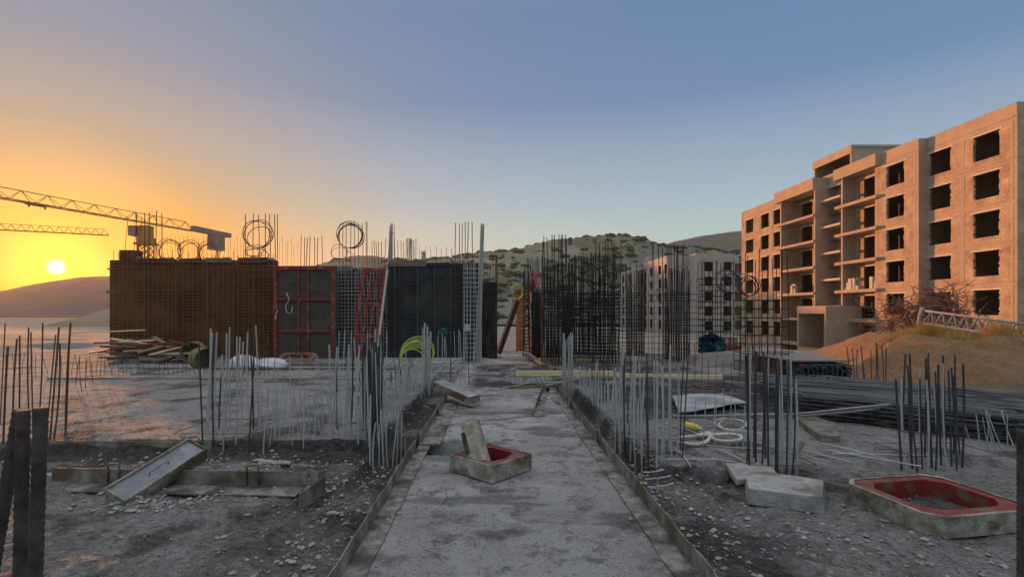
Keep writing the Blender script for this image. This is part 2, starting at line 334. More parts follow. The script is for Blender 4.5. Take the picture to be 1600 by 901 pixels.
zone[..., 2] = ss(24, 34, np.maximum(np.hypot(gx * .8, gy), 0))
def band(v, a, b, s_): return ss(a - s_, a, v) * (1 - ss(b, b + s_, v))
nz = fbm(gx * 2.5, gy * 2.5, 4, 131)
shade_bands = np.maximum.reduce([band(gx, -1.36, -1.0, .08) * band(gy, 4.8, 11, .5), band(gx, 1.27, 1.62, .06) * band(gy, 3.4, 10.8, .5), (1 - ss(-1.35, -1.25, gx)) * band(gy, 5.45, 5.82, .1),
    band(gx, 1.5, 3.0, .2) * band(gy, 4.55, 5.1, .12), band(gx, -1.8, -1.0, .2) * band(gy, 2.5, 5.6, .3) * .75, band(gx, 1.3, 2.0, .3) * band(gy, 2.5, 4.6, .3) * .6, band(gx, -.3, 5, .5) * band(gy, 11, 15, .8) * .8, ss(1.6, 2.4, gx) * band(gy, 8.2, 12, .5) * .7])  # shade of trenches, slab edge and form gaps put into the soil colour
zone[..., 3] = np.clip(shade_bands * (1.0 + 1.4 * nz) + (1 - pth) * ss(.10, .45, nz) * .8 * (1 - ss(18, 24, gy)) + pth * ss(.22, .42, fbm(gx * 1.6, gy * 3.0, 4, 133)) * .55, 0, 1)
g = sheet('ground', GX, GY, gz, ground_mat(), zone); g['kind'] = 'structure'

# ------------------------------------------------------------------ hills
def hill(name, x0, x1, ycrest, yfoot, prof, amp, m, seed, nx=260, ny=120, scale=.02):
    X = np.linspace(x0, x1, nx); Y = np.linspace(yfoot, ycrest * 1.18, ny)
    xx, yy = np.meshgrid(X, Y)
    px = 776 + F * xx / ycrest
    h = np.interp(px, [p[0] for p in prof], [(486 - p[1]) * ycrest / F + 1.6 for p in prof])
    tt = (yy - yfoot) / (ycrest - yfoot)
    s = np.where(tt < 1, ss(-.15, 1.0, tt) * .96 + .04 * tt, 1 - .5 * (tt - 1) ** 2)
    edge = ss(0, .05, (xx - x0) / (x1 - x0)) * ss(0, .05, (x1 - xx) / (x1 - x0))
    z = -4.5 + (h + 4.5) * s * edge + amp * fbm(xx * scale, yy * scale, 5, seed) * np.clip(tt * 3, 0, 1) * (1 - .75 * ss(.8, 1, tt))
    o = sheet(name, X, Y, z, m); o['kind'] = 'structure'; return X, Y, z, (lambda x, y: float(z[min(ny - 1, max(0, int((y - Y[0]) / (Y[1] - Y[0]))))][min(nx - 1, max(0, int((x - X[0]) / (X[1] - X[0]))))]))
hp = [(300, 440), (560, 412), (640, 408), (700, 402), (745, 394), (790, 389), (850, 384), (890, 381), (930, 379), (975, 384), (1010, 389), (1060, 396), (1200, 405), (1500, 420)]
_, _, _, hh = hill('scrub_hill', -160, 250, 300, 165, hp, 9, M['hill'], 81, scale=.028)
hill('far_hill', 60, 560, 560, 360, [(850, 470), (950, 420), (1010, 395), (1045, 381), (1090, 371), (1160, 362), (1250, 352), (1400, 350), (1600, 360)], 7, M['mountain'], 91, scale=.012)
hill('sunward_mountain', -845, -60, 640, 420, [(-300, 470), (-100, 464), (0, 460), (60, 456), (95, 448), (130, 440), (165, 434), (300, 430), (500, 436), (640, 455), (760, 470)], 4, M['mountain'], 95, scale=.01)
# scrub: bushes over the hill, beyond counting
def blob(mb, c, rx, ry, rz, seg=7, rings=5, rough=.28):
    vs = []; 
    for i in range(1, rings):
        a = PI * i / rings
        for j in range(seg):
            b = 2 * PI * j / seg + i * .4; k = 1 + R.uniform(-rough, rough)
            vs.append((c[0] + rx * math.sin(a) * math.cos(b) * k, c[1] + ry * math.sin(a) * math.sin(b) * k, c[2] + rz * math.cos(a) * k))
    vs += [(c[0], c[1], c[2] + rz), (c[0], c[1], c[2] - rz)]; n = len(vs); fs = []
    for i in range(rings - 2):
        for j in range(seg): fs.append((i * seg + j, (i + 1) * seg + j, (i + 1) * seg + (j + 1) % seg, i * seg + (j + 1) % seg))
    for j in range(seg): fs.append((n - 2, j, (j + 1) % seg)); fs.append((n - 1, (rings - 2) * seg + (j + 1) % seg, (rings - 2) * seg + j))
    mb.add(vs, fs)
mb = MB()
for i in range(8500):
    x = R.uniform(-120, 230); y = R.uniform(168, 318)
    dens = fbm(np.array([x * .03]), np.array([y * .03]), 3, 99)[0]
    if R.random() > .42 + .9 * dens + .25 * ss(285, 300, y): continue
    z = hh(x, y); s = .35 + 1.5 * R.random() ** 2.2
    for k in range(R.choice((2, 3, 4))):
        q = s * R.uniform(.6, 1.1); blob(mb, (x + R.uniform(-1.3, 1.3) * s, y + R.uniform(-1, 1) * s, z + q * .35), q * 1.2, q, q * .62)
o = mb.build('scrub', M['scrub']); tag(o, 'dark green scrub bushes dotted over the dry grey hillside', 'bushes', kind='stuff')

# ------------------------------------------------------------------ buildings
FL = [15.55 - 2.95 * k for k in range(7)]        # slab tops, roof first
def facade(fr, root, axis_, plane, s0, s1, wins, floors=FL, out=-1, base=-3.6, cols=(), lint=None, thick=.22, wz=(.5, 2.4), parapet=.95, last_open=True):
    # axis_ 'x': wall facing -X at x=plane running along y ; 'y': wall facing -Y at y=plane running along x
    def bx(mb, a, b, z0, z1, d0, d1):
        if b - a < .004 or z1 - z0 < .004: return
        if axis_ == 'x': mb.box((plane + d0, a, z0), (plane + d1, b, z1))
        else: mb.box((a, plane + d0, z0), (b, plane + d1, z1))
    wins = sorted(wins); inf = MB()
    cc = sorted(set([s0, s1] + list(cols)))
    for k in range(len(floors) - 1):
        zt, zb = floors[k], floors[k + 1]
        bx(fr, s0, s1, zt - .34, zt, 0, thick)                        # edge beam
        bx(fr, s0 - .01, s1 + .01, zt - .05, zt + .03, -.03, thick * .5)   # cold joint lip
        for c in cc:
            a = max(s0, c - .2); b = min(s1, c + .2); bx(fr, a, b, zb + .03, zt - .34, -.012, thick - .02)
        lo = zb + .03; hi = zt - .34; w0, w1 = zb + wz[0], zb + wz[1]
        pos = s0
        for (a, b) in wins + [(s1, s1)]:
            bx(inf, pos + (.04 if pos == s0 else 0), a - (.04 if a == s1 else 0), lo, hi, 0, thick - .03)
            if a < s1:
                bx(inf, a, b, lo, w0, 0, thick - .03); bx(inf, a, b, w1, hi, 0, thick - .03)
                for q in range(int((w1 - w0) / .2)):
                    if R.random() < .55:
                        zz = w0 + q * .2
                        bx(inf, a, a + R.uniform(.05, .11), zz, zz + .19, .02, thick - .05); bx(inf, b - R.uniform(.05, .11), b, zz, zz + .19, .02, thick - .05)
                if lint is not None: lint.append((axis_, plane, a - .22, b + .22, w1, w1 + .13))
            pos = b
    bx(fr, s0, s1, floors[0] + .03, floors[0] + parapet, .02, thick)
    bx(fr, s0, s1, base, floors[-1], 0, thick)
    inf.build('block_infill', M['block' if root is rb else 'block_grey'], root)
def lintels(root, items, name='lintel'):
    for (ax, pl, a, b, z0, z1) in items:
        mb = MB()
        if ax == 'x': mb.box((pl - .02, a, z0), (pl + .1, b, z1))
        else: mb.box((a, pl - .02, z0), (b, pl + .1, z1))
        mb.build(name, M['conc_pale'], root)
def interior(mb, x0, x1, y0, y1, parts, floors=FL, ax='x'):
    for z in floors: mb.box((x0, y0, z - .2), (x1, y1, z - .01))
    for p in parts: mb.box((x0, p - .08, floors[-1]), (x1, p + .08, floors[0] - .2))
# --- near apartment block
rb = thing('unfinished_apartment_block', 'large unfinished five storey block of bare blockwork glowing in evening sun, on the right', 'building', (43, 55, -3.3))
fr, inf, inn, lt = MB(), MB(), MB(), []
facade(fr, rb, 'x', 37.0, 36.63, 44.3, [(37.66, 39.76), (41.7, 43.85)], cols=(40.7,), lint=lt)
facade(fr, rb, 'x', 36.3, 44.3, 48.9, [(45.6, 47.7)], lint=lt)
facade(fr, rb, 'x', 37.3, 48.9, 53.5, [(50.3, 52.8)], lint=lt, wz=(.12, 2.35))
facade(fr, rb, 'x', 38.4, 53.5, 58.1, [(54.6, 56.4)], wz=(.2, 2.3))
facade(fr, rb, 'x', 38.3, 58.1, 65.2, [(62.1, 64.4)], lint=lt, wz=(.12, 2.35))
facade(fr, rb, 'x', 37.0, 65.2, 77.3, [(66.4, 68.5), (69.6, 71.7), (73.8, 76.1)], cols=(69.05, 72.7), lint=lt)
facade(fr, rb, 'y', 36.4, 37.0, 50, [(40, 41.5), (45.5, 47)])
# walls that face the camera at each step of the plan
for (y, xa, xb) in ((44.3, 36.3, 37.0), (48.9 + .24, 36.3, 37.3), (58.1 + .02, 36.0, 38.4)):
    fr.box((xa, y - .25, -3.6), (xb + .2, y, 16.45)); 
fr.box((36.02, 53.3, -3.6), (37.3, 53.55, 15.4)); fr.box((36.1, 64.95, -3.6), (38.3, 65.2, 15.4))
for z in FL: 
    for (y, xa, xb) in ((53.55, 37.5, 38.4),): pass
w = MB()
w.box((50, 36.4, -3.6), (50.3, 77.3, 16.4)); w.box((37.0, 77.1, -3.6), (50, 77.3, 16.4))
w.box((37.3, 36.7, 15.36), (50, 77, 15.52))
parts_ = [40.72, 44.2, 49.1, 53.42, 58.2, 61.6, 65.1, 69.05, 72.75]
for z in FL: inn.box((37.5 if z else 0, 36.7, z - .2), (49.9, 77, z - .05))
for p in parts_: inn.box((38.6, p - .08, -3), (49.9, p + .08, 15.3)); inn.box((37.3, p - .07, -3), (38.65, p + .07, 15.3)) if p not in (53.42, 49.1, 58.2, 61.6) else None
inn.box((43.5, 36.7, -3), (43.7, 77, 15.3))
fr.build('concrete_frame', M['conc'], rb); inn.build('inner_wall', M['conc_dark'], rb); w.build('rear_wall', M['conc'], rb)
lintels(rb, lt)
for k, z in enumerate(FL[1:]):
    mb = MB(); mb.box((35.8, 48.35, z - .28), (37.32, 54.3, z + .02)); mb.build('balcony_slab', M['conc'], rb, bevel=.02)
    mb = MB(); mb.box((35.8, 57.9, z - .28), (38.32, 65.6, z + .02)); mb.build('balcony_slab', M['conc'], rb, bevel=.02)
    mb = MB(); mb.box((36.6, 54.6, z + 1.2), (38.4, 58.0, z + 1.42)); mb.build('stair_landing', M['conc_pale'], rb)
mb = MB(); mb.box((35.75, 48.35, 15.38), (37.6, 54.4, 15.56)); mb.box((35.75, 48.35, 15.56), (35.95, 54.4, 16.5)); mb.box((35.95, 48.35, 15.56), (37.6, 48.55, 16.5)); mb.build('balcony_roof', M['conc'], rb)
mb = MB(); mb.box((35.75, 57.9, 15.38), (38.5, 66, 15.56)); mb.box((35.75, 57.9, 15.56), (35.95, 66, 16.7)); mb.box((35.95, 57.9, 15.56), (38.5, 58.1, 16.7)); mb.build('balcony_roof', M['conc'], rb)
mb = MB()    # stair tower head above the roof
mb.box((37.4, 54.0, 18.9), (43, 60.6, 19.15)); mb.box((37.5, 54.1, 15.5), (43, 54.35, 18.9)); mb.box((37.5, 60.3, 15.5), (43, 60.5, 18.9)); mb.box((37.5, 54.35, 15.5), (37.75, 60.3, 17.0)); mb.box((37.4, 54.0, 18.3), (37.7, 60.6, 18.9)); mb.box((42.8, 54.3, 15.5), (43, 60.3, 18.9))
mb.build('stair_head', M['conc'], rb)
mb = MB()    # entrance porch
mb.box((33.5, 52.1, 1.9), (38.4, 57.1, 2.15)); mb.box((33.5, 52.1, -3.6), (37.2, 52.35, 1.9)); mb.box((33.5, 56.8, -3.6), (38, 57.1, 1.9)); mb.box((33.5, 52.35, -3.6), (33.75, 56.8, -2.3)); mb.box((33.5, 52.35, 1.35), (33.75, 56.8, 1.9)); mb.box((36.2, 52.35, -3.6), (36.4, 56.8, 1.9))
mb.build('entrance_porch', M['conc'], rb)
# --- middle apartment block
FM = [12.0 - 2.95 * k for k in range(6)]
mbk = thing('unfinished_apartment_block', 'smaller pale unfinished block behind the rebar cages, its camera side in shade', 'building', (45, 120, -3.3))
fr, inf, inn, lt = MB(), MB(), MB(), []
facade(fr, mbk, 'x', 35.4, 106.23, 121, [(106.6, 108.2), (110.2, 112.2), (116.2, 118.4)], floors=FM, base=-4, cols=(109.2, 114.2), lint=lt, parapet=1.1)
facade(fr, mbk, 'x', 36.9, 121, 129, [(122.5, 124.6), (126, 128)], floors=FM, base=-4, wz=(.1, 2.3), parapet=2.8)
facade(fr, mbk, 'x', 35.4, 129, 146, [(136, 138), (142, 144.2)], floors=FM, base=-4, cols=(134, 140), lint=lt, parapet=.6)
facade(fr, mbk, 'y', 106, 35.4, 39.6, [], floors=FM, base=-4, parapet=1.1)
facade(fr, mbk, 'y', 102, 39.6, 47.4, [(41.4, 43.1), (45.2, 46.9)], floors=FM, base=-4, lint=lt, parapet=1.1, cols=(44.2,))
facade(fr, mbk, 'y', 106, 47.4, 60, [(49, 51), (54, 56)], floors=FM, base=-4, parapet=.6)
fr.box((39.6, 102.22, -4), (39.82, 106, 13.1)); fr.box((47.2, 102.22, -4), (47.4, 106, 13.1))
fr.box((35.6, 120.8, -4), (37.1, 121, 14.7)); fr.box((35.6, 129, -4), (37.1, 129.2, 13)); fr.box((36.9, 121, 12), (44, 121.25, 14.8))
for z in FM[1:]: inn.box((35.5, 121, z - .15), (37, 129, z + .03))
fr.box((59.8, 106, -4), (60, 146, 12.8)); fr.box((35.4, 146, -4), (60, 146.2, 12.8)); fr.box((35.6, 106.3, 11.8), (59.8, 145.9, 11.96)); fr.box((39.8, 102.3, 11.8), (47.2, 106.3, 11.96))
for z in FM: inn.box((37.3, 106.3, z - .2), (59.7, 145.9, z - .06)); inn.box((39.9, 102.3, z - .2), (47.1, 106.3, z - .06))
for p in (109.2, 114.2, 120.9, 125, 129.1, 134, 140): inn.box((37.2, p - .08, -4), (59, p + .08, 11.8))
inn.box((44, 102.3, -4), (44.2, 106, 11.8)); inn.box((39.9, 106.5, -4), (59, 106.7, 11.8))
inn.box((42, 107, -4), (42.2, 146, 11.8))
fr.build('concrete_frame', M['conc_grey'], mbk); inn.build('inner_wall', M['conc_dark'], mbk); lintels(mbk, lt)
# loose block piles on the balconies
for (x, y, z, n, lab) in ((36.6, 52.4, FL[4] + .02, 26, 'pile of pale blocks stacked on the fourth balcony of the sunlit block'), (36.7, 49.6, FL[4] + .02, 9, 'small pile of blocks at the near end of the fourth balcony'), (36.9, 63.5, FL[4] + .02, 12, 'loose blocks heaped on a lower balcony of the far wing')):
    mb = MB()
    for i in range(n):
        lvl = i % 6; cx = x + R.uniform(-.35, .35); cy = y + R.uniform(-.9, .9) * (1 - lvl / 8); a = (cx - .1, cy - .2, z + lvl * .2); mb.box(a, (cx + .1, cy + .2, z + lvl * .2 + .19), .012)
        for l in range(lvl): mb.box((cx - .1, cy - .2, z + l * .2), (cx + .1, cy + .2, z + l * .2 + .19), .01)
    tag(mb.build('block_pile', M['conc_pale'], loc=(x, y, z)), lab, 'block pile', 'blocks left on the balconies')

# ------------------------------------------------------------------ cranes
def lattice(mb, p, q, w, h, n, r=.05, single_top=True):
    p = Vector(p); q = Vector(q); d = (q - p); dn = d.normalized(); s = dn.cross(Vector((0, 0, 1))).normalized(); u = Vector((0, 0, 1))
    tops = []; b1 = []; b2 = []
    for i in range(n + 1):
        o = p + d * i / n; b1.append(o - s * w / 2); b2.append(o + s * w / 2)
        if i < n: tops.append(p + d * (i + .5) / n + u * h)
    mb.beam(b1[0], b1[-1], r * 2.4, r * 3); mb.beam(b2[0], b2[-1], r * 2.4, r * 3); mb.beam(tops[0], tops[-1], r * 2.2, r * 2.2)
    for i in range(n):
        for b in (b1, b2): mb.beam(b[i], tops[i], r * 1.3, r * 1.3); mb.beam(tops[i], b[i + 1], r * 1.3, r * 1.3)
        mb.beam(b1[i], b2[i], r, r); mb.beam(b1[i], b2[i + 1], r, r)
K = 1.7
H = 19.2
A_ = P(0, 306, 47.8 * K); B_ = P(355, 372, 72.9 * K); zj = (A_.z + B_.z) / 2
A_ = Vector((A_.x, A_.y, zj)); B_ = Vector((B_.x, B_.y, zj)); T_ = A_ + (B_ - A_) * .542
cr = thing('tower_crane', 'tower crane with long lattice jib, standing behind the left wall', 'tower crane', (T_.x, T_.y, -3.3), 'tower cranes')
dj = (B_ - A_).normalized()
mb = MB(); lattice(mb, A_ - dj * 22, T_ + dj * 11, 1.4, 1.75, 15, .06); mb.build('jib', M['crane'], cr)
mb = MB(); e0 = T_ + dj * 11; e1 = B_ + dj * .5
mb.beam(e0 + Vector((0, 0, .5)), e1 + Vector((0, 0, .35)), 1.6, 1.0); mb.beam(e0 + Vector((0, 0, 1.05)), e1 - dj * 5 + Vector((0, 0, .9)), 1.2, .25); mb.build('counter_jib', M['crane_grey'], cr)
mb = MB(); c = B_ - dj * 3.2; mb.beam(c + Vector((0, 0, -.15)), c + Vector((0, 0, -3.6)), 1.5, 3.6, up=dj); mb.build('ballast', M['crane_grey'], cr)
mb = MB(); m0 = Vector((T_.x, T_.y, -3.3)); hw = .95
cs = [(-hw, -hw), (hw, -hw), (hw, hw), (-hw, hw)]
ztop = zj - 4.5; n = 14
for i in range(4):
    a, b = cs[i], cs[(i + 1) % 4]; mb.beam(m0 + Vector((*a, 0)), Vector((m0.x + a[0], m0.y + a[1], ztop)), .2, .2, up=(0, 1, 0))
    for k in range(n):
        z0 = -3.3 + (ztop + 3.3) * k / n; z1 = -3.3 + (ztop + 3.3) * (k + 1) / n
        mb.beam((m0.x + a[0], m0.y + a[1], z0), (m0.x + b[0], m0.y + b[1], z1), .1, .1); mb.beam((m0.x + b[0], m0.y + b[1], z0), (m0.x + a[0], m0.y + a[1], z1), .1, .1); mb.beam((m0.x + a[0], m0.y + a[1], z1), (m0.x + b[0], m0.y + b[1], z1), .1, .1)
mb.build('mast', M['crane'], cr)
mb = MB()
for (zz, wd, hh_) in ((ztop, 3.2, .35), (ztop + .5, 2.4, 1.0), (ztop + 1.5, 1.9, 2.4)):
    mb.box((m0.x - wd / 2, m0.y - wd / 2, zz), (m0.x + wd / 2, m0.y + wd / 2, zz + hh_))
mb.beam((m0.x - 2.2, m0.y, ztop + .3), (m0.x + 2.2, m0.y, ztop + .3), .2, .3)
mb.build('slewing_unit', M['crane'], cr)
mb = MB(); mb.box((m0.x - 2.9, m0.y - 1.2, ztop + 1.8), (m0.x - 1.2, m0.y + .6, ztop + 3.8)); mb.build('cab', M['crane_grey'], cr)
mb = MB(); c = P(58, 318, 51 * K); mb.beam(c - dj * 1.4 + Vector((0, 0, -.2)), c + dj * 1.4 + Vector((0, 0, -.2)), 1.4, .35); mb.beam(c - dj * 1.2 + Vector((0, 0, -.4)), c - dj * 1.2 + Vector((0, 0, -.8)), .2, .2); mb.beam(c + dj * 1.2 + Vector((0, 0, -.4)), c + dj * 1.2 + Vector((0, 0, -.8)), .2, .2); mb.build('trolley', M['crane_grey'], cr)
A2 = P(0, 359, 139.8); B2 = P(170, 367, 150); d2 = (B2 - A2); d2.z = 0; d2.normalize(); B2.z = A2.z
m2 = A2 - d2 * 22
cr2 = thing('tower_crane', 'farther crane of which only the thin jib shows, above the sun', 'tower crane', (m2.x, m2.y, -3.3), 'tower cranes')
mb = MB(); lattice(mb, m2 - d2 * 8, B2, 1.4, 1.75, 26, .06); mb.build('jib', M['crane'], cr2)
mb = MB()
for i in range(4):
    a, b = cs[i], cs[(i + 1) % 4]; mb.beam((m2.x + a[0], m2.y + a[1], -3.3), (m2.x + a[0], m2.y + a[1], A2.z), .2, .2, up=(0, 1, 0))
    for k in range(14):
        z0 = -3.3 + (A2.z + 3.3) * k / 14; z1 = -3.3 + (A2.z + 3.3) * (k + 1) / 14; mb.beam((m2.x + a[0], m2.y + a[1], z0), (m2.x + b[0], m2.y + b[1], z1), .1, .1)
mb.build('mast', M['crane'], cr2)

# ------------------------------------------------------------------ reinforcement helpers
_U = []
for bend in (0, 1.2, -1.6, 2.4):
    mb = MB(); mb.add([(bend * math.sin(PI * k / 4) + math.cos(PI * j / 3), math.sin(PI * j / 3), k / 4) for k in range(5) for j in range(6)], [(k * 6 + j, k * 6 + (j + 1) % 6, k * 6 + 6 + (j + 1) % 6, k * 6 + 6 + j) for k in range(4) for j in range(6)] + [(5, 4, 3, 2, 1, 0), tuple(range(24, 30))]); _U.append(mb)
_UM = {}
def unit(m, i):
    k = (m, i)
    if k not in _UM: _UM[k] = _U[i].mesh('bar', M[m], True)
    return _UM[k]
def bar(parent, p, q, r, m='bar_dusty', name='bar', straight=False):
    p = Vector(p); q = Vector(q); d = q - p
    o = bpy.data.objects.new(name, unit(m, 0 if straight else R.randrange(4))); COL.objects.link(o); o.parent = parent
    o.matrix_local = Matrix.Translation(p - WL(parent)) @ (d.to_track_quat('Z', 'Y').to_matrix().to_4x4() @ Matrix.Rotation(R.uniform(0, 6.28), 4, 'Z') @ Matrix.Diagonal((r, r, d.length, 1)))
    return o
GB = 'starter bars standing in the slabs'
def cluster(label, pts, h, r=.009, m='bar_dusty', lean=.03, dh=.08, z=None, common=(0, 0), name='starter_bars', cat='rebar', group=GB, ties=0):
    cx = sum(p[0] for p in pts) / len(pts); cy = sum(p[1] for p in pts) / len(pts); z0 = hz(cx, cy) if z is None else z
    t_ = thing(name, label, cat, (cx, cy, z0), group)
    for p in pts:
        zz = hz(p[0], p[1]) - .03 if z is None else z
        hh_ = h * (1 + R.uniform(-dh, dh)); mm = m if isinstance(m, str) else R.choice(m)
        bar(t_, (p[0], p[1], zz), (p[0] + (common[0] + R.gauss(0, lean)) * hh_, p[1] + (common[1] + R.gauss(0, lean)) * hh_, zz + hh_), r * R.uniform(.70, 1.0), mm)
    for k in range(ties):
        zz = z0 + .12 + k * .22; xs = [p[0] for p in pts]; ys = [p[1] for p in pts]
        mb = MB(); a, b, c, d = min(xs) - .012, max(xs) + .012, min(ys) - .012, max(ys) + .012
        mb.tube([(a, c, zz), (b, c, zz), (b, d, zz), (a, d, zz)], .004, 5, closed=True); mb.build('stirrup', M['bar_rust'], t_)
    return t_
def gpts(pxs, z=SLAB): return [tuple(G(a, b, z))[:2] for a, b in pxs]
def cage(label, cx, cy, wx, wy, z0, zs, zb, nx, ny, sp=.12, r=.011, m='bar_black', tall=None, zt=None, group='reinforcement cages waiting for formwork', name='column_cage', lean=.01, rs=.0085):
    t_ = thing(name, label, 'rebar cage', (cx, cy, z0), group)
    pts = []
    for i in range(nx):
        x = cx - wx / 2 + wx * i / max(1, nx - 1)
        pts += [(x, cy - wy / 2), (x, cy + wy / 2)] if wy > .01 else [(x, cy)]
    for j in range(1, ny - 1):
        y = cy - wy / 2 + wy * j / (ny - 1); pts += [(cx - wx / 2, y), (cx + wx / 2, y)]
    pts = pts[:100]
    for p in pts:
        top = zb * (1 + R.uniform(-.03, .03)) if not tall or R.random() > tall else zt + R.uniform(-.12, .12)
        h = top - z0; bar(t_, (*p, z0), (p[0] + R.gauss(0, lean) * h, p[1] + R.gauss(0, lean) * h, top), r, m)
    mb = MB(); a, b, c, d = -wx / 2 - .015, wx / 2 + .015, -wy / 2 - .015, wy / 2 + .015
    mb.tube([(a, c, 0), (b, c, 0), (b, d, 0), (a, d, 0)], rs, 5, closed=True); me = mb.mesh('stirrup', M[m])
    n = min(60, int((zs - z0) / sp))
    for k in range(n):
        o = bpy.data.objects.new('stirrup', me); COL.objects.link(o); o.parent = t_; o.location = (R.uniform(-.01, .01), R.uniform(-.01, .01), .05 + k * (zs - z0) / n); o.rotation_euler = (R.gauss(0, .008), R.gauss(0, .012), R.gauss(0, .01))
    return t_
def grid(label, p0, p1, z0, zh, zb, sv=.15, sh=.14, r=.008, m='bar_dark', name='wall_mesh', layers=1, gap=.2, group='reinforcement meshes of the walls', dz=.02):
    p0 = Vector((p0[0], p0[1], 0)); p1 = Vector((p1[0], p1[1], 0)); d = p1 - p0; Ln = d.length; nrm = Vector((-d.y, d.x, 0)).normalized()
    t_ = thing(name, label, 'rebar mesh', ((p0 + p1) / 2 + Vector((0, 0, z0))), group)
    nv = max(2, int(Ln / sv)); nh = int((zh - z0) / sh)
    for l in range(layers):
        o_ = nrm * gap * l
        for i in range(nv + 1):
            p = p0 + d * (i / nv) + o_; top = zb + R.uniform(-.14, .22); bar(t_, (p.x, p.y, z0), (p.x + R.gauss(0, .012), p.y + R.gauss(0, .02), top), r, m)
        for k in range(nh):
            z = z0 + .06 + k * (zh - z0) / nh; e = R.uniform(0, .12)
            bar(t_, p0 + o_ + Vector((0, 0, z + R.uniform(-dz, dz))) - d.normalized() * e - nrm * r * 2, p1 + o_ + Vector((0, 0, z + R.uniform(-dz, dz))) + d.normalized() * e - nrm * r * 2, r * .9, m)
    return t_
def coil_pts(c, rad, nrm, turns, jit=.05, spread=.05, squash=1.0, tail=None, tie=None):
    c = Vector(c); nrm = Vector(nrm).normalized(); u = nrm.cross(Vector((0, 0, 1))).normalized(); v = u.cross(nrm)
    tie = R.uniform(-2.3, -.8) if tie is None else tie; pts = []; n = 30 * turns; cu, cv = math.cos(tie), math.sin(tie)
    rr = [rad * (1 + R.uniform(-2.2, .8) * jit) for _ in range(turns + 2)]; el_ = [R.uniform(-1, 1) * jit * .9 for _ in range(turns + 2)]; ph = [R.uniform(0, 6.28) for _ in range(turns + 2)]
    wob = [R.uniform(-1, 1) * jit * .35 for _ in range(turns + 2)]
    for i in range(n + 1):
        k = i // 30; f = (i % 30) / 30; a = tie + 2 * PI * i / 30; w_ = f * f * (3 - 2 * f)
        r_ = rr[k] * (1 - w_) + rr[k + 1] * w_; e_ = el_[k] * (1 - w_) + el_[k + 1] * w_
        q = r_ * (1 + e_ * math.sin(2 * a) * math.sin(PI * f) + wob[k] * math.sin(3 * a + ph[k]) * math.sin(PI * f))
        ox = (rad - r_) * cu; oy = (rad - r_) * cv
        pts.append(c + u * (math.cos(a) * q + ox) + v * ((math.sin(a) * q + oy) * squash) + nrm * (spread * math.sin(k * 2.4) * math.sin(PI * f) + R.uniform(-.003, .003)))
    if tail: pts += [Vector(q) for q in tail]
    return pts
def coil(label, c, rad, m, turns=5, r=.008, nrm=(.1, -1, .1), jit=.10, spread=.10, name='wire_coil', cat='coil', group='coils hung over the bars', squash=1, tail=None, tie=None):
    mb = MB(); mb.tube(coil_pts(c, rad, nrm, turns, jit, spread, squash, tail, tie), r, 6)
    return tag(mb.build(name, M[m], loc=c, smooth=True), label, cat, group)

# ------------------------------------------------------------------ left wall and its forms
def wallbox(name, label, x0, x1, y0, y1, z0, z1, m, cat='wall'):
    t_ = thing(name, label, cat, ((x0 + x1) / 2, (y0 + y1) / 2, z0))
    mb = MB(); mb.box((x0, y0, z0), (x1, y1, z1)); mb.build('core', M[m], t_, bevel=.01)
    return t_
zw = .05
wa = wallbox('shuttered_wall', 'long brown shuttered wall at far left, its top corner stepped', -12.55, -7.2, 16.6, 16.9, 0, 3.26, 'wall_brown')
mb = MB(); mb.box((-12.2, 16.55, 3.26), (-11.75, 17.0, 3.58)); mb.build('raised_corner', M['wall_brown'], wa)
mb = MB(); mb.box((-12.62, 16.58, 2.95), (-12.4, 16.95, 3.0)); mb.box((-12.66, 16.58, 2.2), (-12.4, 16.95, 2.26)); mb.build('clamp', M['wood_grey'], wa)
wc = wallbox('shuttered_wall', 'dark stretch of wall between the two red steel forms', -7.2, -3.55, 16.6, 16.85, 0, 2.98, 'wall_dark')
wd = wallbox('shuttered_wall', 'tall black form wall right of the leaning red panel', -3.45, -.55, 16.25, 16.5, 0, 3.12, 'wall_dark')
for i in range(5):
    x = -3.3 + i * .62; mb = MB(); mb.box((x, 16.215, .1), (x + .04, 16.248, 3.05)); mb.build('panel_rib', M['wall_dark'], wd)
for i in range(9):
    px = 535 + i * 24; q = P(px, 415, 16.4); s_ = R.uniform(.04, .09)
we = wallbox('column_form', 'smooth black column form at the right end of the wall', *(P(751, 500, 17.4).x, P(777, 500, 17.4).x), 17.4, 17.95, 0, 2.6, 'black_form', 'column form')
mb = MB(); 
for z in (.4, 1.3, 2.2): mb.box((P(751, 500, 17.4).x - .03, 17.37, z), (P(777, 500, 17.4).x + .02, 17.398, z + .05))
mb.build('clamp', M['black_form'], we)
grid('wide fine mesh in front of the brown wall at far left', (-12.3, 16.4), (-7.15, 16.4), 0, 3.2, 3.36, .16, .10, .009, 'bar_orange')
grid('mesh behind the leaning red panel, between the two red forms', (-5.15, 16.35), (-3.5, 16.3), 0, 2.85, 2.95, .10, .11, .008, 'bar_dusty')
grid('dense mesh standing before the black form wall', (-3.55, 15.85), (-.7, 15.9), 0, 2.75, 2.9, .13, .12, .008, 'bar_dark')
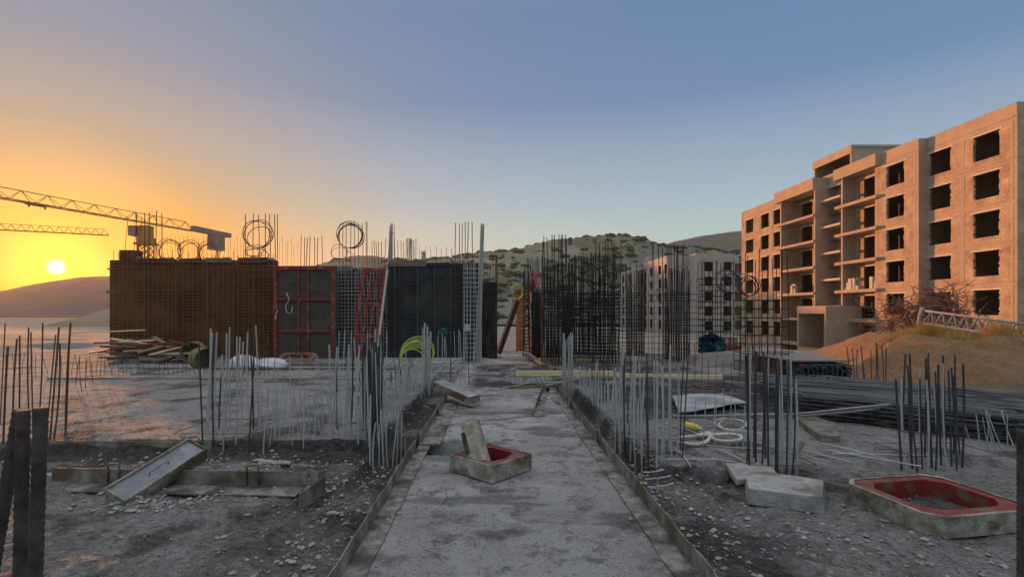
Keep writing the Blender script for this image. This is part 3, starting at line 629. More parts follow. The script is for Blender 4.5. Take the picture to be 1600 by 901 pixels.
# red steel form, standing
def red_form(label, w, h, cols, rows, tf, gw=.08, arch=True, edge=None, ply=True):
    t_ = thing('steel_wall_form', label, 'formwork panel', (0, 0, 0), 'red steel wall forms')
    d = .07; fr_ = MB()
    fr_.box((0, 0, 0), (gw, d, h)); fr_.box((w - gw, 0, 0), (w, d, h)); fr_.box((gw, 0, h - gw), (w - gw, d, h)); fr_.box((gw, 0, 0), (w - gw, d, gw))
    if arch:
        for sx_ in (0, 1):
            x0, x1 = (gw, gw + .16) if not sx_ else (w - gw, w - gw - .16)
            fr_.hexa([(x0, .005, h - gw), (x1, .005, h - gw), (x0, .005, h - gw - .16)], [(x0, d - .005, h - gw), (x1, d - .005, h - gw), (x0, d - .005, h - gw - .16)])
    fr_.build('frame', M['red'], t_, bevel=.004)
    for c_ in cols: mb = MB(); mb.box((c_ - .03, .008, gw), (c_ + .03, d - .01, h - gw)); mb.build('upright', M['red'], t_, bevel=.003)
    for r_ in rows:
        mb = MB(); mb.box((gw, -.004, r_ - .035), (w - gw, d - .02, r_ + .035)); mb.build('crossbar', M['red'], t_, bevel=.003)
    if ply: mb = MB(); mb.box((gw, d - .012, gw), (w - gw, d + .01, h - gw)); mb.build('form_face', M['form_ply'], t_)
    if edge: mb = MB(); mb.box((w + .002, -.01, 0), (w + .06, d + .02, h)); mb.build('edge_rail', M[edge], t_)
    return t_
rf = red_form('big red steel form with three rows of panes, upright against the wall', 1.92, 3.0, [.78, 1.08], [.95, 1.95], None, .11, edge='form_ply')
b0 = G(426, 566, 0); rf.location = (b0.x, 16.05, .02)
rf2 = red_form('narrow red steel form leaning askew with a whitish edge', .72, 2.98, [.26, .46], [.85, 1.85], None, .085, edge='conc_pale', ply=False)
b1 = P(546, 575, 15.2); rf2.location = (b1.x, 15.3, .04); rf2.rotation_euler = (math.radians(-11), math.radians(4.5), 0)
for (a, b) in ((455, 470), (430, 492)):
    pass
mb = MB(); mb.tube([P(448, 460, 15.95) + Vector((.0, 0, .05)), P(452, 468, 15.95), P(446, 478, 15.95), P(448, 488, 15.95), P(455, 490, 15.95), P(457, 478, 15.95)], .012, 6); tag(mb.build('tie_wire', M['white'], loc=P(450, 475, 15.95), smooth=True), 'bent pale wire hanging on the middle of the big red form', 'wire')
mb = MB(); mb.tube([P(434, 484, 15.95), P(431, 492, 15.95), P(429, 498, 15.95), P(432, 499, 15.95), P(432, 494, 15.95)], .012, 6); tag(mb.build('tie_wire', M['white'], loc=P(431, 492, 15.95), smooth=True), 'small pale wire loop on the left post of the big red form', 'wire')

for w_, x0, x1, y0, zt, m_ in ((wa, -11.7, -7.25, 16.5, 3.26, 'wall_brown'), (wc, -7.15, -3.6, 16.5, 2.98, 'wall_dark'), (wd, -3.4, -.6, 16.2, 3.12, 'wall_dark')):
    x = x0
    while x < x1 - .3:
        l_ = min(R.uniform(.5, 1.3), x1 - x); mb = MB(); dz = R.uniform(-.02, .07); mb.hexa([(x, y0, zt - .10), (x + l_, y0, zt - .10), (x + l_, y0 + .06, zt - .10), (x, y0 + .06, zt - .10)], [(x, y0, zt + dz + R.uniform(-.02, .03)), (x + l_, y0, zt + dz + R.uniform(-.02, .03)), (x + l_, y0 + .06, zt + dz), (x, y0 + .06, zt + dz)]); mb.build('top_board', M[R.choice((m_, 'wood_grey', m_))], w_); x += l_ + R.uniform(.01, .3)
    for k in range(5):
        x = x0 + (x1 - x0) * (k + .5) / 5 + R.uniform(-.15, .15); mb = MB(); mb.box((x, y0 + .04, .02), (x + .02, y0 + .09, zt - .12)); mb.build('panel_joint', M['wood_grey'], w_)
    for k in range(7):
        x = R.uniform(x0, x1); mb = MB(); blob(mb, (x, y0 + .15, zt + .02), R.uniform(.06, .14), .08, R.uniform(.04, .10), 7, 5, .3); mb.build('cement_lump', M['stone'], w_)
# bars rising above the wall
GW = 'bars rising above the walls'
def topbars(label, pxs, ytop, Y, zbase=2.6, r=.009, m='bar_dark', jy=3, lean=0.0, group=GW):
    q = P(pxs[len(pxs) // 2], 420, Y); t_ = thing('wall_bars', label, 'rebar', (q.x, Y, zbase), group)
    for px in pxs:
        a = P(px, 430, Y); b = P(px + lean + R.uniform(-1, 1), ytop + R.uniform(-jy, jy), Y); bar(t_, (a.x, Y, zbase), (b.x, Y + R.uniform(-.05, .05), b.z), r, m)
    return t_
topbars('three thin bars fanning up left of the crane mast', [193, 205, 213], 336, 17, lean=9, m='bar_rust')
topbars('five thick bars overlapping the crane slewing unit', [214, 226, 233, 244, 252], 331, 17.05, r=.014, m='bar_rust')
topbars('row of thin bars behind the three wire coils', [262, 268, 274, 281, 287, 293, 299, 305, 311, 318, 324, 330, 336, 343, 350], 369, 20, r=.006, m='bar_rust')
topbars('thin bars between the ballast and the tangled coil', [356, 361, 366, 371, 376, 380, 437, 441, 446, 450, 455, 460, 464], 374, 20.2, r=.006, m='bar_rust', jy=8)
topbars('tall bars carrying the tangled big wire coil', [384, 396, 405, 415, 423, 430, 432], 336, 17, r=.013, m='bar_rust', lean=0)
topbars('seven bars above the left part of the red form', [469, 475, 479, 484, 491, 497, 503], 369, 17, r=.012, m='bar_dark', lean=1)
topbars('tall bars behind the upright oval coil', [530, 536, 541, 548, 554, 560, 566, 572, 574], 347, 17, r=.011)
topbars('six bars right of the oval coil', [580, 585, 588, 592, 596, 602], 375, 17.1, r=.011)
topbars('bars between the tied bundle and the short thick bundle', [622, 627, 630, 634, 638, 643, 646, 650], 376, 17, r=.010, jy=5)
topbars('sparse thin bars far behind the black form wall', [648, 655, 665, 673, 681, 690, 698, 706], 386, 21, r=.008, m='bar_rust')
topbars('six tall straight bars above the right end of the wall', [711, 717, 722, 727, 732, 737], 349, 16.05, r=.013, zbase=.05)
topbars('small bars above the black column form', [757, 761, 764, 768, 771, 774, 776, 778], 412, 17.6, zbase=2.3, r=.008, m='bar_rust', jy=8)
def bundle(label, pxb, pyb, pxt, pyt, Y, wb, wt, n, r=.008, m='bar_dusty', zb=None, group='bundles of bars tied upright'):
    a = P(pxb, pyb, Y); b = P(pxt, pyt, Y); 
    if zb is not None: a.z = zb
    t_ = thing('bar_bundle', label, 'rebar', a, group)
    for i in range(n):
        u, v = R.uniform(-1, 1), R.uniform(-1, 1)
        bar(t_, a + Vector((u * wb, v * wb * .7, 0)), b + Vector((u * wt, v * wt, R.uniform(-.08, .03))), r, m)
    mb = MB(); c = a + (b - a) * .9; mb.tube([c + Vector((math.cos(k * PI / 4) * wt * 1.2, math.sin(k * PI / 4) * wt * 1.2, 0)) for k in range(8)], .006, 5, closed=True); mb.build('tie', M['coil'], t_)
    return t_
bundle('tall tied bundle of bars tapering above the mesh wall', 611, 430, 613, 350, 16.7, .17, .07, 16, .012, zb=1.5)
bundle('slim bundle of bars standing on the wall, third from the oval coil', 640, 409, 642, 373, 17, .08, .05, 9, .011, zb=2.8)
bundle('short stub bundle of bars on the wall top', 660, 409, 661, 391, 17, .07, .06, 9, .012, zb=2.8)
bundle('thick leaning bundle of bars at the right wall end', 746, 562, 754, 350, 15.9, .11, .06, 20, .012, zb=.05)
bundle('thin bundle above the right edge of the black column form', 776, 440, 776, 398, 17.6, .05, .04, 7, .010, zb=2.5, m='bar_rust')
coil('left one of three wire coils standing on the brown wall', P(265, 391, 16.7), .37, 'coil_warm', 4, .011)
coil('middle one of three wire coils, loosely wound', P(297, 392, 16.7), .36, 'coil_warm', 4, .010, jit=.16)
coil('right one of three wire coils, below the crane ballast', P(326, 393, 16.7), .33, 'coil_warm', 4, .011)
coil('big tangled wire coil over the tall bars, tipped loops below', P(404, 366, 16.8), .46, 'coil_warm', 4, .012, jit=.14, spread=.25)
coil('loose lower loops of wire under the big tangled coil', P(404, 392, 16.75), .42, 'coil_warm', 4, .010, jit=.22, squash=.6, spread=.2, nrm=(.3, -1, .5))
coil('upright oval coil of thick wire above the red form', P(548, 367, 16.8), .44, 'coil', 7, .010, jit=.10, tail=[P(552, 398, 16.8), P(536, 408, 16.8), P(514, 409, 16.8)])
coil('thin wire loop drooping left of the oval coil', P(528, 393, 16.75), .32, 'coil', 2, .008, jit=.2, squash=.85)
cage('slim cage with bright ties before the black form wall', P(738, 500, 15.7).x, 15.75, .55, .25, 0, 3.0, 3.1, 6, 2, .14, .009, 'bar_dusty')

# ------------------------------------------------------------------ right-hand cages
def cpx(label, pxa, pxb, Y, wy, ys, yb, nx, ny, sp=.12, **kw):
    xa = P(pxa, 486, Y).x; xb = P(pxb, 486, Y).x; zs = P(pxa, ys, Y).z; zb = P(pxa, yb, Y).z
    z0 = min(hz((xa + xb) / 2, Y), .1) 
    if 'zt' in kw: kw['zt'] = P(pxa, kw['zt'], Y).z
    return cage(label, (xa + xb) / 2, Y + wy / 2, xb - xa, wy, z0, zs, zb, nx, ny, sp, **kw)
cpx('leftmost slender cage beside the orange column', 818, 833, 18.2, .3, 453, 420, 4, 3)
kc = wallbox('column_form', 'dark column form wrapped in mesh behind the pink tube', P(830, 480, 17.6).x, P(846, 480, 17.6).x, 17.6, 17.95, 0, P(830, 456, 17.6).z, 'black_form', 'column form')
mb = MB()
for z in (.3, 1.0, 1.7): mb.box((P(830, 480, 17.6).x - .02, 17.57, z), (P(846, 480, 17.6).x + .02, 17.598, z + .05))
mb.build('clamp', M['black_form'], kc)
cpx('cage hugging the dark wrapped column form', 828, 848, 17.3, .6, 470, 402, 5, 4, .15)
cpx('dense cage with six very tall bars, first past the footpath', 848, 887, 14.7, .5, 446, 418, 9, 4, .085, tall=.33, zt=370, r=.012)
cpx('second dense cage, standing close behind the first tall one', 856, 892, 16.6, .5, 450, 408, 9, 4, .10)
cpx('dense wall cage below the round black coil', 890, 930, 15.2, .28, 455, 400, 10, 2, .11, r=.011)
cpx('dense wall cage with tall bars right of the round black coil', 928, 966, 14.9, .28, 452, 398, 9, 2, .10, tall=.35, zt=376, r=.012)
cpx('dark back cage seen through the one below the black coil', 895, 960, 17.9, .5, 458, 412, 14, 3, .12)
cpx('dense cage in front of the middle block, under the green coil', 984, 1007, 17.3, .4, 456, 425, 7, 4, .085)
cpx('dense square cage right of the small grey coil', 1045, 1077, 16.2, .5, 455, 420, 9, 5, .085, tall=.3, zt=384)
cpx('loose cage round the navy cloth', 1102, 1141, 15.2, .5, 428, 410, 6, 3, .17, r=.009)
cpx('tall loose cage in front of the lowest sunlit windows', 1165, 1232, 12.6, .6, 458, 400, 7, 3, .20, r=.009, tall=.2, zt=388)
x_ = lambda px, Y: P(px, 486, Y).x
grid('see-through mesh wall in front of the middle block', (x_(966, 15.5), 15.5), (x_(1110, 15.5), 15.5), .05, 2.2, 2.6, .30, .17, .007, 'bar_black')
grid('see-through mesh wall between the navy cloth and the sunlit block', (x_(1075, 16.5), 16.5), (x_(1165, 16.5), 16.5), .05, 2.3, 2.5, .26, .19, .007, 'bar_black')
grid('sparse mesh rear of the dense cages', (x_(850, 19), 19), (x_(1000, 19), 19), .0, 2.2, 2.9, .16, .13, .011, 'bar_black')
def tb(label, pxs, yt, Y, z0=.0, **kw):
    kw.setdefault('m', 'bar_black'); return topbars(label, pxs, yt, Y, zbase=z0, group='tall loose bars among the cages', **kw)
tb('tall bars in front of the shaded corner of the middle block', [1019, 1022, 1029, 1035, 1042], 385, 15, r=.010)
tb('tall bars just right of the shaded corner of the middle block', [1050, 1053, 1058, 1060], 382, 15.2, r=.011)
tb('five tallest bars against the scrub hill', [862, 867, 873, 878, 884], 369, 14.6, r=.012)
tb('thin bars in front of the dense wall cages', [905, 912, 919, 899, 937, 943, 950, 956], 402, 16, r=.009, jy=8)
tb('bars filling the gap right of the black coil', [968, 973, 979, 985, 994, 1003], 412, 16.3, r=.008, jy=9)
coil('round black coil hung on the dense wall cages', P(936, 433, 14.5), .37, 'coil', 6, .010, jit=.09, group='coils hung on the right cages')
coil('second black ring lapped behind the round coil', P(944, 430, 14.62), .36, 'coil', 3, .010, jit=.05, group='coils hung on the right cages')
coil('small greenish coil in front of the middle block', P(991, 457, 16.8), .26, 'olive', 3, .010, group='coils hung on the right cages')
coil('faint blue wire ring left of the greenish coil', P(970, 458, 17.2), .30, 'coil', 2, .006, jit=.1, group='coils hung on the right cages')
coil('small grey coil before the shaded corner', P(1040, 461, 15.6), .27, 'coil', 3, .009, jit=.1, group='coils hung on the right cages')
coil('left one of the two coils beside the sunlit block', P(1139, 441, 12.5), .28, 'coil', 7, .008, jit=.14, group='coils hung on the right cages')
coil('right one of the two coils, hung over a window of the sunlit block', P(1169, 445, 12.4), .27, 'coil', 8, .008, jit=.14, group='coils hung on the right cages', tail=[P(1160, 470, 12.4), P(1176, 492, 12.4), P(1172, 520, 12.4), P(1178, 548, 12.4)])
coil('upright pink tube loop on the first dense cage', P(837, 437, 14.6), .22, 'pink', 4, .012, nrm=(1, -.45, 0), name='tube_coil', group='coils hung on the right cages')
# orange column, leaning post
cx0 = P(814, 520, 20.5)
t_ = thing('brick_column', 'slim orange hollow brick column behind the leaning post', 'column', (cx0.x, 20.5, 0))
mb = MB()
for k in range(14): mb.box((cx0.x - .2, 20.3, -.1 + k * .17), (cx0.x + .18, 20.65, -.1 + k * .17 + .155), .006)
mb.build('shaft', M['brick_orange'], t_)
for dx in (-.15, -.05, .06, .15): bar(t_, (cx0.x + dx, 20.4, 2.2), (cx0.x + dx * 1.3, 20.4, 3.1), .01, 'bar_rust')
coil('pale green strap coil on the orange column', P(809, 455, 20.1), .30, 'lime', 4, .016, nrm=(.9, -1, 0), name='strap_coil', jit=.1)
a = P(779, 530, 18.0); a.z = .12; b = P(808, 470, 18.3)
mb = MB(); mb.beam(a, b, .17, .16); t_ = tag(mb.build('leaning_post', M['near_bar'], loc=a, bevel=.01), 'dark timber post leaning against the orange column', 'post')
# timbers
def plank(label, p, q, w, h, m='wood'):
    mb = MB(); p = Vector(p); q = Vector(q); mb.beam(p, q, w, h); return tag(mb.build('plank', M[m], loc=p, bevel=.004), label, 'plank', 'planks laid between the cages')
p = G(806, 583, .12); q = G(958, 583, .12); plank('long yellow plank lying across in front of the dense cages', p + Vector((0, 0, .0)), q, .06, .13)
p = G(958, 587, .1); q = G(1130, 589, .1); plank('yellow plank continuing right of the long one', p + Vector((.05, .03, 0)), q, .06, .10)
p = G(1120, 589, .1); q = G(1245, 596, .1); plank('greyish end plank running towards the dark rebar stack', p + Vector((.1, .1, 0)), q, .06, .10, 'wood_grey')
p = G(842, 562, .1); q = G(925, 564, .1); plank('yellow plank lying behind at the cage feet', p, q, .06, .11)
p = G(821, 549, .2); q = G(849, 569, .1); plank('pale board propped askew at the end of the footpath', p, q, .15, .035, 'wood_grey')
for i, (px, dz) in enumerate(((867, 0), (953, 0))):
    a = G(px, 588, 0); mb = MB(); mb.box((a.x - .04, a.y - .06, 0), (a.x + .04, a.y + .12, .2)); tag(mb.build('clamp', M['black_form'], loc=a), ('steel clamp gripping the middle of the long yellow plank', 'steel clamp where the two long yellow planks meet')[i], 'clamp', 'plank clamps')

# ------------------------------------------------------------------ steel edge forms of the path
def angle(label, p, q, hgt=.14, fl=.2, side=1, handles=(), m='plate', th=.008, wob=.004, name='edge_form', lip=True):
    p = Vector(p); q = Vector(q); d = (q - p).normalized(); s = Vector((-d.y, d.x, 0)) * side
    t_ = thing(name, label, 'edge form', p, 'steel edge forms')
    mb = MB(); n = max(3, int((q - p).length / .25)); off = [R.gauss(0, wob) for _ in range(n + 1)]
    top = []; bot = []
    for i in range(n):
        a = p + (q - p) * (i / n) + s * off[i]; b = p + (q - p) * ((i + 1) / n) + s * off[i + 1]
        u = Vector((0, 0, 1)); z0a, z0b = Vector((0, 0, 0)), Vector((0, 0, 0))
        mb.add([a, b, b + u * hgt, a + u * hgt, a - s * th, b - s * th, b - s * th + u * hgt, a - s * th + u * hgt], [(0, 1, 2, 3), (7, 6, 5, 4), (3, 2, 6, 7), (0, 4, 5, 1)] + ([(0, 3, 7, 4)] if i == 0 else []) + ([(1, 5, 6, 2)] if i == n - 1 else []))
    mb.build('upright_plate', M[m], t_)
    mb = MB(); 
    for i in range(n):
        a = p + (q - p) * (i / n) + s * (off[i] + .002); b = p + (q - p) * ((i + 1) / n) + s * (off[i + 1] + .002)
        mb.add([a + s * 0 + Vector((0, 0, .004)), b + Vector((0, 0, .004)), b + s * fl + Vector((0, 0, .004)), a + s * fl + Vector((0, 0, .004)), a + Vector((0, 0, .016)), b + Vector((0, 0, .016)), b + s * fl + Vector((0, 0, .016)), a + s * fl + Vector((0, 0, .016))], [(0, 3, 2, 1), (4, 5, 6, 7), (2, 3, 7, 6), (0, 1, 5, 4)] + ([(0, 4, 7, 3)] if i == 0 else []) + ([(1, 2, 6, 5)] if i == n - 1 else []))
    mb.build('flange', M['flange'], t_)
    for hd in handles:
        c = p + d * hd; mb = MB(); w2 = .055; hh_ = hgt + .055
        mb.tube([c - d * w2 + s * .012 + Vector((0, 0, .03)), c - d * w2 + s * .012 + Vector((0, 0, hh_ - .015)), c - d * (w2 - .015) + s * .012 + Vector((0, 0, hh_)), c + d * (w2 - .015) + s * .012 + Vector((0, 0, hh_)), c + d * w2 + s * .012 + Vector((0, 0, hh_ - .015)), c + d * w2 + s * .012 + Vector((0, 0, .03))], .009, 7)
        mb.build('handle', M[m], t_, smooth=True)
    return t_
LZ = .0
angle('left edge form running from the bottom of the picture to the pit', (-.93, 2.3, LZ), (-.93, 6.05, LZ), .13, .14, -1, (3.65,))
angle('left edge form beyond the pit, near the fallen grey mould', (-.92, 6.1, LZ), (-.90, 9.4, LZ), .13, .24, -1, (1.7,))
angle('right edge form nearest the camera, along the path', (1.22, 2.3, LZ), (1.215, 6.6, LZ), .14, .15, 1, (3.75,))
angle('right edge form in the middle of the path side', (1.215, 6.65, LZ), (1.21, 8.75, LZ), .14, .15, 1, (1.6,))
angle('farthest right edge form at the starter bundle', (1.21, 8.8, LZ), (1.205, 10.6, LZ), .13, .2, 1, (1.2,))
a = G(72, 757, 0); b = G(462, 775, 0)
angle('edge form lying across the left foreground with two handles', (a.x, 4.78, -.01), (-1.72, 4.62, -.0), .15, .22, -1, (.62, 1.95))
angle('short end plate set at an angle to the left foreground form', (-1.70, 4.68, 0), (-1.60, 4.25, 0) if False else (-1.62, 4.62, 0), .15, .1, -1)
mb = MB(); e0 = G(468, 800, 0); e1 = G(502, 775, 0); mb.beam((e0.x, e0.y, .075), (e1.x, e1.y + .1, .075), .012, .15); tag(mb.build('end_plate', M['plate'], loc=(e0.x, e0.y, 0), bevel=.003), 'upright end plate closing the left foreground edge form', 'edge form', 'steel edge forms')
angle('dark edge form along the front of the left slab', (G(80, 690, .12).x, 5.78, -.03), (G(312, 700, .12).x, 5.76, -.03), .17, .05, -1, (1.65,))
angle('edge form across the middle of the left slab', (-9.5, 12.9, .10), (-2.4, 12.7, .10), .09, .06, -1, (5.2,))
plank('weathered board along the back of the left slab', (-9.8, 11.2, .13), (-2.0, 11.0, .13), .10, .05, 'wood_grey')
plank('shorter weathered board behind the mid slab form', (-7.0, 13.9, .16), (-3.2, 13.8, .16), .18, .08, 'wood_grey')
angle('narrow angle lying loose on the path near the right form', (.55, 7.75, 0), (.98, 10.6, 0), .10, .12, -1, (.8, 1.3))

# ------------------------------------------------------------------ moulds
def frame_mould(label, outer, inner, h, loc, rot=(0, 0, 0), group='hollow mould frames'):
    t_ = thing('hollow_mould', label, 'mould', loc, group); n = len(outer)
    mb = MB(); mb.add([(x, y, 0) for x, y in outer] + [(x, y, h) for x, y in outer], [(i, (i + 1) % n, (i + 1) % n + n, i + n) for i in range(n)])
    io = [(x * .93, y * .93) for x, y in outer]
    mb.add([(x, y, h) for x, y in outer] + [(x, y, h) for x, y in io], [(i, (i + 1) % n, (i + 1) % n + n, i + n) for i in range(n)])
    o = mb.build('outer_sides', M['mould'], t_); o.location = (0, 0, 0)
    # resample both rings for a top plate
    def rs(poly, m_=32):
        out = []
        for k in range(m_):
            a = 2 * PI * (k + .5) / m_; dx, dy = math.cos(a), math.sin(a); best = 9
            for i in range(len(poly)):
                (x1, y1), (x2, y2) = poly[i], poly[(i + 1) % len(poly)]; ex, ey = x2 - x1, y2 - y1; den = dx * ey - dy * ex
                if abs(den) < 1e-9: continue
                tt = (x1 * ey - y1 * ex) / den; uu = (x1 * dy - y1 * dx) / den
                if tt > 0 and -1e-6 <= uu <= 1 + 1e-6: best = min(best, tt)
            out.append((dx * best, dy * best))
        return out
    A, B = rs(io), rs(inner); m_ = 32
    mb = MB(); mb.add([(x, y, h - .006) for x, y in A] + [(x, y, h - .004) for x, y in B] + [(x * .97, y * .97, .0) for x, y in B], [(i, (i + 1) % m_, (i + 1) % m_ + m_, i + m_) for i in range(m_)] + [(i + m_, (i + 1) % m_ + m_, (i + 1) % m_ + 2 * m_, i + 2 * m_) for i in range(m_)])
    o = mb.build('inner_lining', M['red_worn'], t_); o.location = (0, 0, 0)
    t_.rotation_euler = rot; return t_
def octo(a, b, c): return [(-a + c, -b), (a - c, -b), (a, -b + c), (a, b - c), (a - c, b), (-a + c, b), (-a, b - c), (-a, -b + c)]
def sq(a, b): return [(-a, -b), (a, -b), (a, b), (-a, b)]
c = G(768, 757); l_ = G(700, 738); r_ = G(828, 738)
ctr = (l_ + r_) / 2; fm = frame_mould('hollow square mould with red inside, in the middle of the path', sq(.29, .29), [(-.17, -.17), (.02, -.2), (.2, -.12), (.2, .2), (-.12, .2), (-.2, .1)], .16, (-.06, 5.12, .015), (0, 0, math.radians(48)))
fm2 = frame_mould('large hollow mould with red lining lying at the right edge', octo(.45, .42, .10), octo(.34, .30, .11), .15, (3.46, 4.06, .01), (math.radians(0), math.radians(-1), math.radians(8)))
p_ = G(462, 572); fm3 = frame_mould('thin red and pink mould plate lying below the big red form', octo(.5, .36, .1), octo(.36, .22, .12), .06, (p_.x, p_.y, .2), (math.radians(18), 0, 0))
def tray(label, L_, w_, h_, loc, rot, m='mould', handle=True, name='mould_tray', cham=False, group='grey steel mould trays', floor=.03):
    t_ = thing(name, label, 'mould', loc, group); th = .012
    mb = MB(); mb.box((-L_ / 2, -w_ / 2, 0), (L_ / 2, w_ / 2, th)); mb.box((-L_ / 2, -w_ / 2, th), (L_ / 2, -w_ / 2 + th, h_)); mb.box((-L_ / 2, w_ / 2 - th, th), (L_ / 2, w_ / 2, h_)); mb.box((-L_ / 2, -w_ / 2 + th, th), (-L_ / 2 + th, w_ / 2 - th, h_)); mb.box((L_ / 2 - th, -w_ / 2 + th, th), (L_ / 2, w_ / 2 - th, h_))
    o = mb.build('shell', M[m], t_, bevel=.003); o.location = (0, 0, 0)
    mb = MB(); mb.box((-L_ / 2 + th, -w_ / 2 + th, th), (L_ / 2 - th, w_ / 2 - th, h_ - floor)); o = mb.build('panel', M['greyblue'], t_); o.location = (0, 0, 0)
    if handle:
        mb = MB(); z = h_ - floor; mb.tube([(-.09, 0, z - .01), (-.09, 0, z + .025), (-.08, 0, z + .035), (.08, 0, z + .035), (.09, 0, z + .025), (.09, 0, z - .01)], .006, 6); o = mb.build('handle', M['plate'], t_, smooth=True); o.location = (0, 0, 0)
    t_.rotation_mode = 'QUATERNION'; t_.rotation_quaternion = rot; return t_
def basis(x, up):
    x = Vector(x).normalized(); up = Vector(up); y = up.cross(x).normalized(); z = x.cross(y)
    return Matrix((x, y, z)).transposed().to_quaternion()
a = G(192, 770, .10); b = P(300, 707, 4.78)
def seg(pxa, pya, pxb, pyb, Ya, Yb): return P(pxa, pya, Ya), P(pxb, pyb, Yb)
a, b = seg(190, 772, 302, 702, 4.35, 4.95)
tray('grey mould tray propped askew on the left foreground form', (b - a).length + .1, .24, .14, (a + b) / 2 - Vector((0, 0, .07)), basis(b - a, (.25, -.55, 1)))
# channel leaning in the centre mould
a = P(738, 662, 5.25); b = P(752, 722, 5.0)
t_ = thing('mould_block', 'pointed grey mould block leaning in the square mould', 'mould', (a + b) / 2, 'grey steel mould blocks')
q_ = basis(a - b, (.35, -1, .1)); L2 = .46
mb = MB(); sec = [(-.10, -.05), (.02, -.09), (.12, -.01), (.12, .06), (-.10, .06)]
mb.hexa([(-L2 / 2, x, z) for x, z in [(-.10, .05), (-.10, -.05), (.09, -.07), (.12, .02), (0.0, .11)]], [(L2 / 2, x * .9, z) for x, z in [(-.10, .05), (-.10, -.05), (.09, -.07), (.12, .02), (0.0, .11)]])
o = mb.build('shell', M['mould'], t_, bevel=.006); o.location = (0, 0, 0)
mb = MB(); mb.box((-.12, .012, .066), (.10, .05, .082)); o = mb.build('slot', M['black_form'], t_); o.location = (0, 0, 0); o.rotation_euler = (math.radians(-38), 0, 0); o.location = (0, .045, .015)
t_.rotation_mode = 'QUATERNION'; t_.rotation_quaternion = q_
t_.location = P(742, 692, 5.12)
a = G(690, 604, .12); b = G(738, 632, .06)
tray('grey mould tray fallen over the end of the left edge form', 1.15, .22, .13, (P(712, 612, 8.9)) - Vector((0, 0, .05)), basis((.62, -.78, -.12), (0, -.2, 1)), handle=False, floor=.004)
# cast blocks at the right
def block(label, ring, z0, h, m, name='concrete_block', group='cast blocks on the right slab', top=.96):
    n = len(ring); cx = sum(p[0] for p in ring) / n; cy = sum(p[1] for p in ring) / n
    mb = MB(); mb.hexa([(x, y, z0) for x, y in ring], [(cx + (x - cx) * top, cy + (y - cy) * top, z0 + h + R.uniform(-.008, .008)) for x, y in ring])
    o = mb.build(name, M[m], loc=(cx, cy, z0), bevel=.008); return tag(o, label, 'block', group)
gp = lambda pts, z: [tuple(G(a, b, z))[:2] for a, b in pts]
block('thick pale cast block with a crumbled top', gp([(1168, 786), (1288, 802), (1290, 770), (1195, 756), (1163, 763)], .0), -.01, .13, 'stone')
block('flat broken slab lying behind the pale cast block', gp([(1150, 758), (1222, 752), (1200, 728), (1132, 728)], .02), .02, .05, 'stone')
t_ = block('dark oblong box between the bar clusters and the big stack', gp([(1282, 697), (1313, 697), (1306, 676), (1262, 660), (1240, 664)], .0), .0, .13, 'plate')
# stones
sc = 0
for (px, py, s, lab) in ((935 * 500 / 1123, 500 + 508 * 401 / 901, .13, 'flat stone on the spoil behind the left form, nearest the slab edge'), (405, 722, .09, 'rounded stone left of the flat stone on the spoil'), (440, 728, .12, 'flat pale stone right of its neighbour on the spoil'), (205, 800, .07, 'pale chip below the propped grey tray'), (520, 805, .07, 'grey stone right of the upright end plate'), (185, 800 - 13, .05, 'small chip at the low end of the propped tray'), (76, 745, .07, 'light stone beside the dark foreground bars')):
    a = G(px, py, 0); mb = MB(); blob(mb, (a.x, a.y, hz(a.x, a.y) + .012), s * .8, s * .5, s * .22, 8, 5, .2)
    tag(mb.build('stone', M['stone'], loc=a), lab, 'stone', 'loose stones on the spoil')
# gravel
def scatter(name, n, fn, smin, smax, m, label, cat='gravel', pw=2.2):
    V = []; Fc = []
    ico = [(0, 0, 1), (.9, 0, .1), (.2, .85, -.1), (-.75, .5, .1), (-.7, -.55, -.1), (.3, -.85, .1), (0, 0, -1)]
    fi = [(0, 1, 2), (0, 2, 3), (0, 3, 4), (0, 4, 5), (0, 5, 1), (6, 2, 1), (6, 3, 2), (6, 4, 3), (6, 5, 4), (6, 1, 5)]
    pts = [fn() for _ in range(n)]; zz = height(np.array([p[0] for p in pts]), np.array([p[1] for p in pts]))
    for (x, y), z in zip(pts, zz):
        s = smin + (smax - smin) * R.random() ** pw; a = R.uniform(0, 6.28); ca, sa = math.cos(a), math.sin(a); k = R.uniform(.5, 1); o = len(V)
        for v in ico:
            vx, vy = v[0] * s * R.uniform(.7, 1.2), v[1] * s * k * R.uniform(.7, 1.2); V.append((x + vx * ca - vy * sa, y + vx * sa + vy * ca, z + s * .25 + v[2] * s * .55))
        Fc += [tuple(i + o for i in f) for f in fi]
    mb = MB(); mb.v = V; mb.f = Fc; return tag(mb.build(name, M[m]), label, cat, kind='stuff')
def nearside():
    while True:
        y = 2.2 + 8 * R.random() ** 1.5; x = R.uniform(-1, 1) * (y * 1.05 + .3)
        pathy = -.9 < x < 1.2
        if not pathy or R.random() < .35:
            if fbm(np.array([x * 1.3]), np.array([y * 1.3]), 3, 77)[0] > R.uniform(-.5, .35): return x, y
scatter('gravel', 22000, nearside, .0025, .014, 'pebble', 'pale gravel strewn over the dark spoil and the path', pw=3.2)
def onpath():
    while True:
        y = 2.3 + 8 * R.random() ** 1.6; x = R.uniform(-.75, 1.05)
        if fbm(np.array([x * 2.2]), np.array([y * 2.2]), 3, 177)[0] > R.uniform(-.3, .3): return x, y
scatter('grit', 14000, onpath, .0015, .007, 'pebble', 'fine pale grit scattered on the footpath surface', pw=2.5)
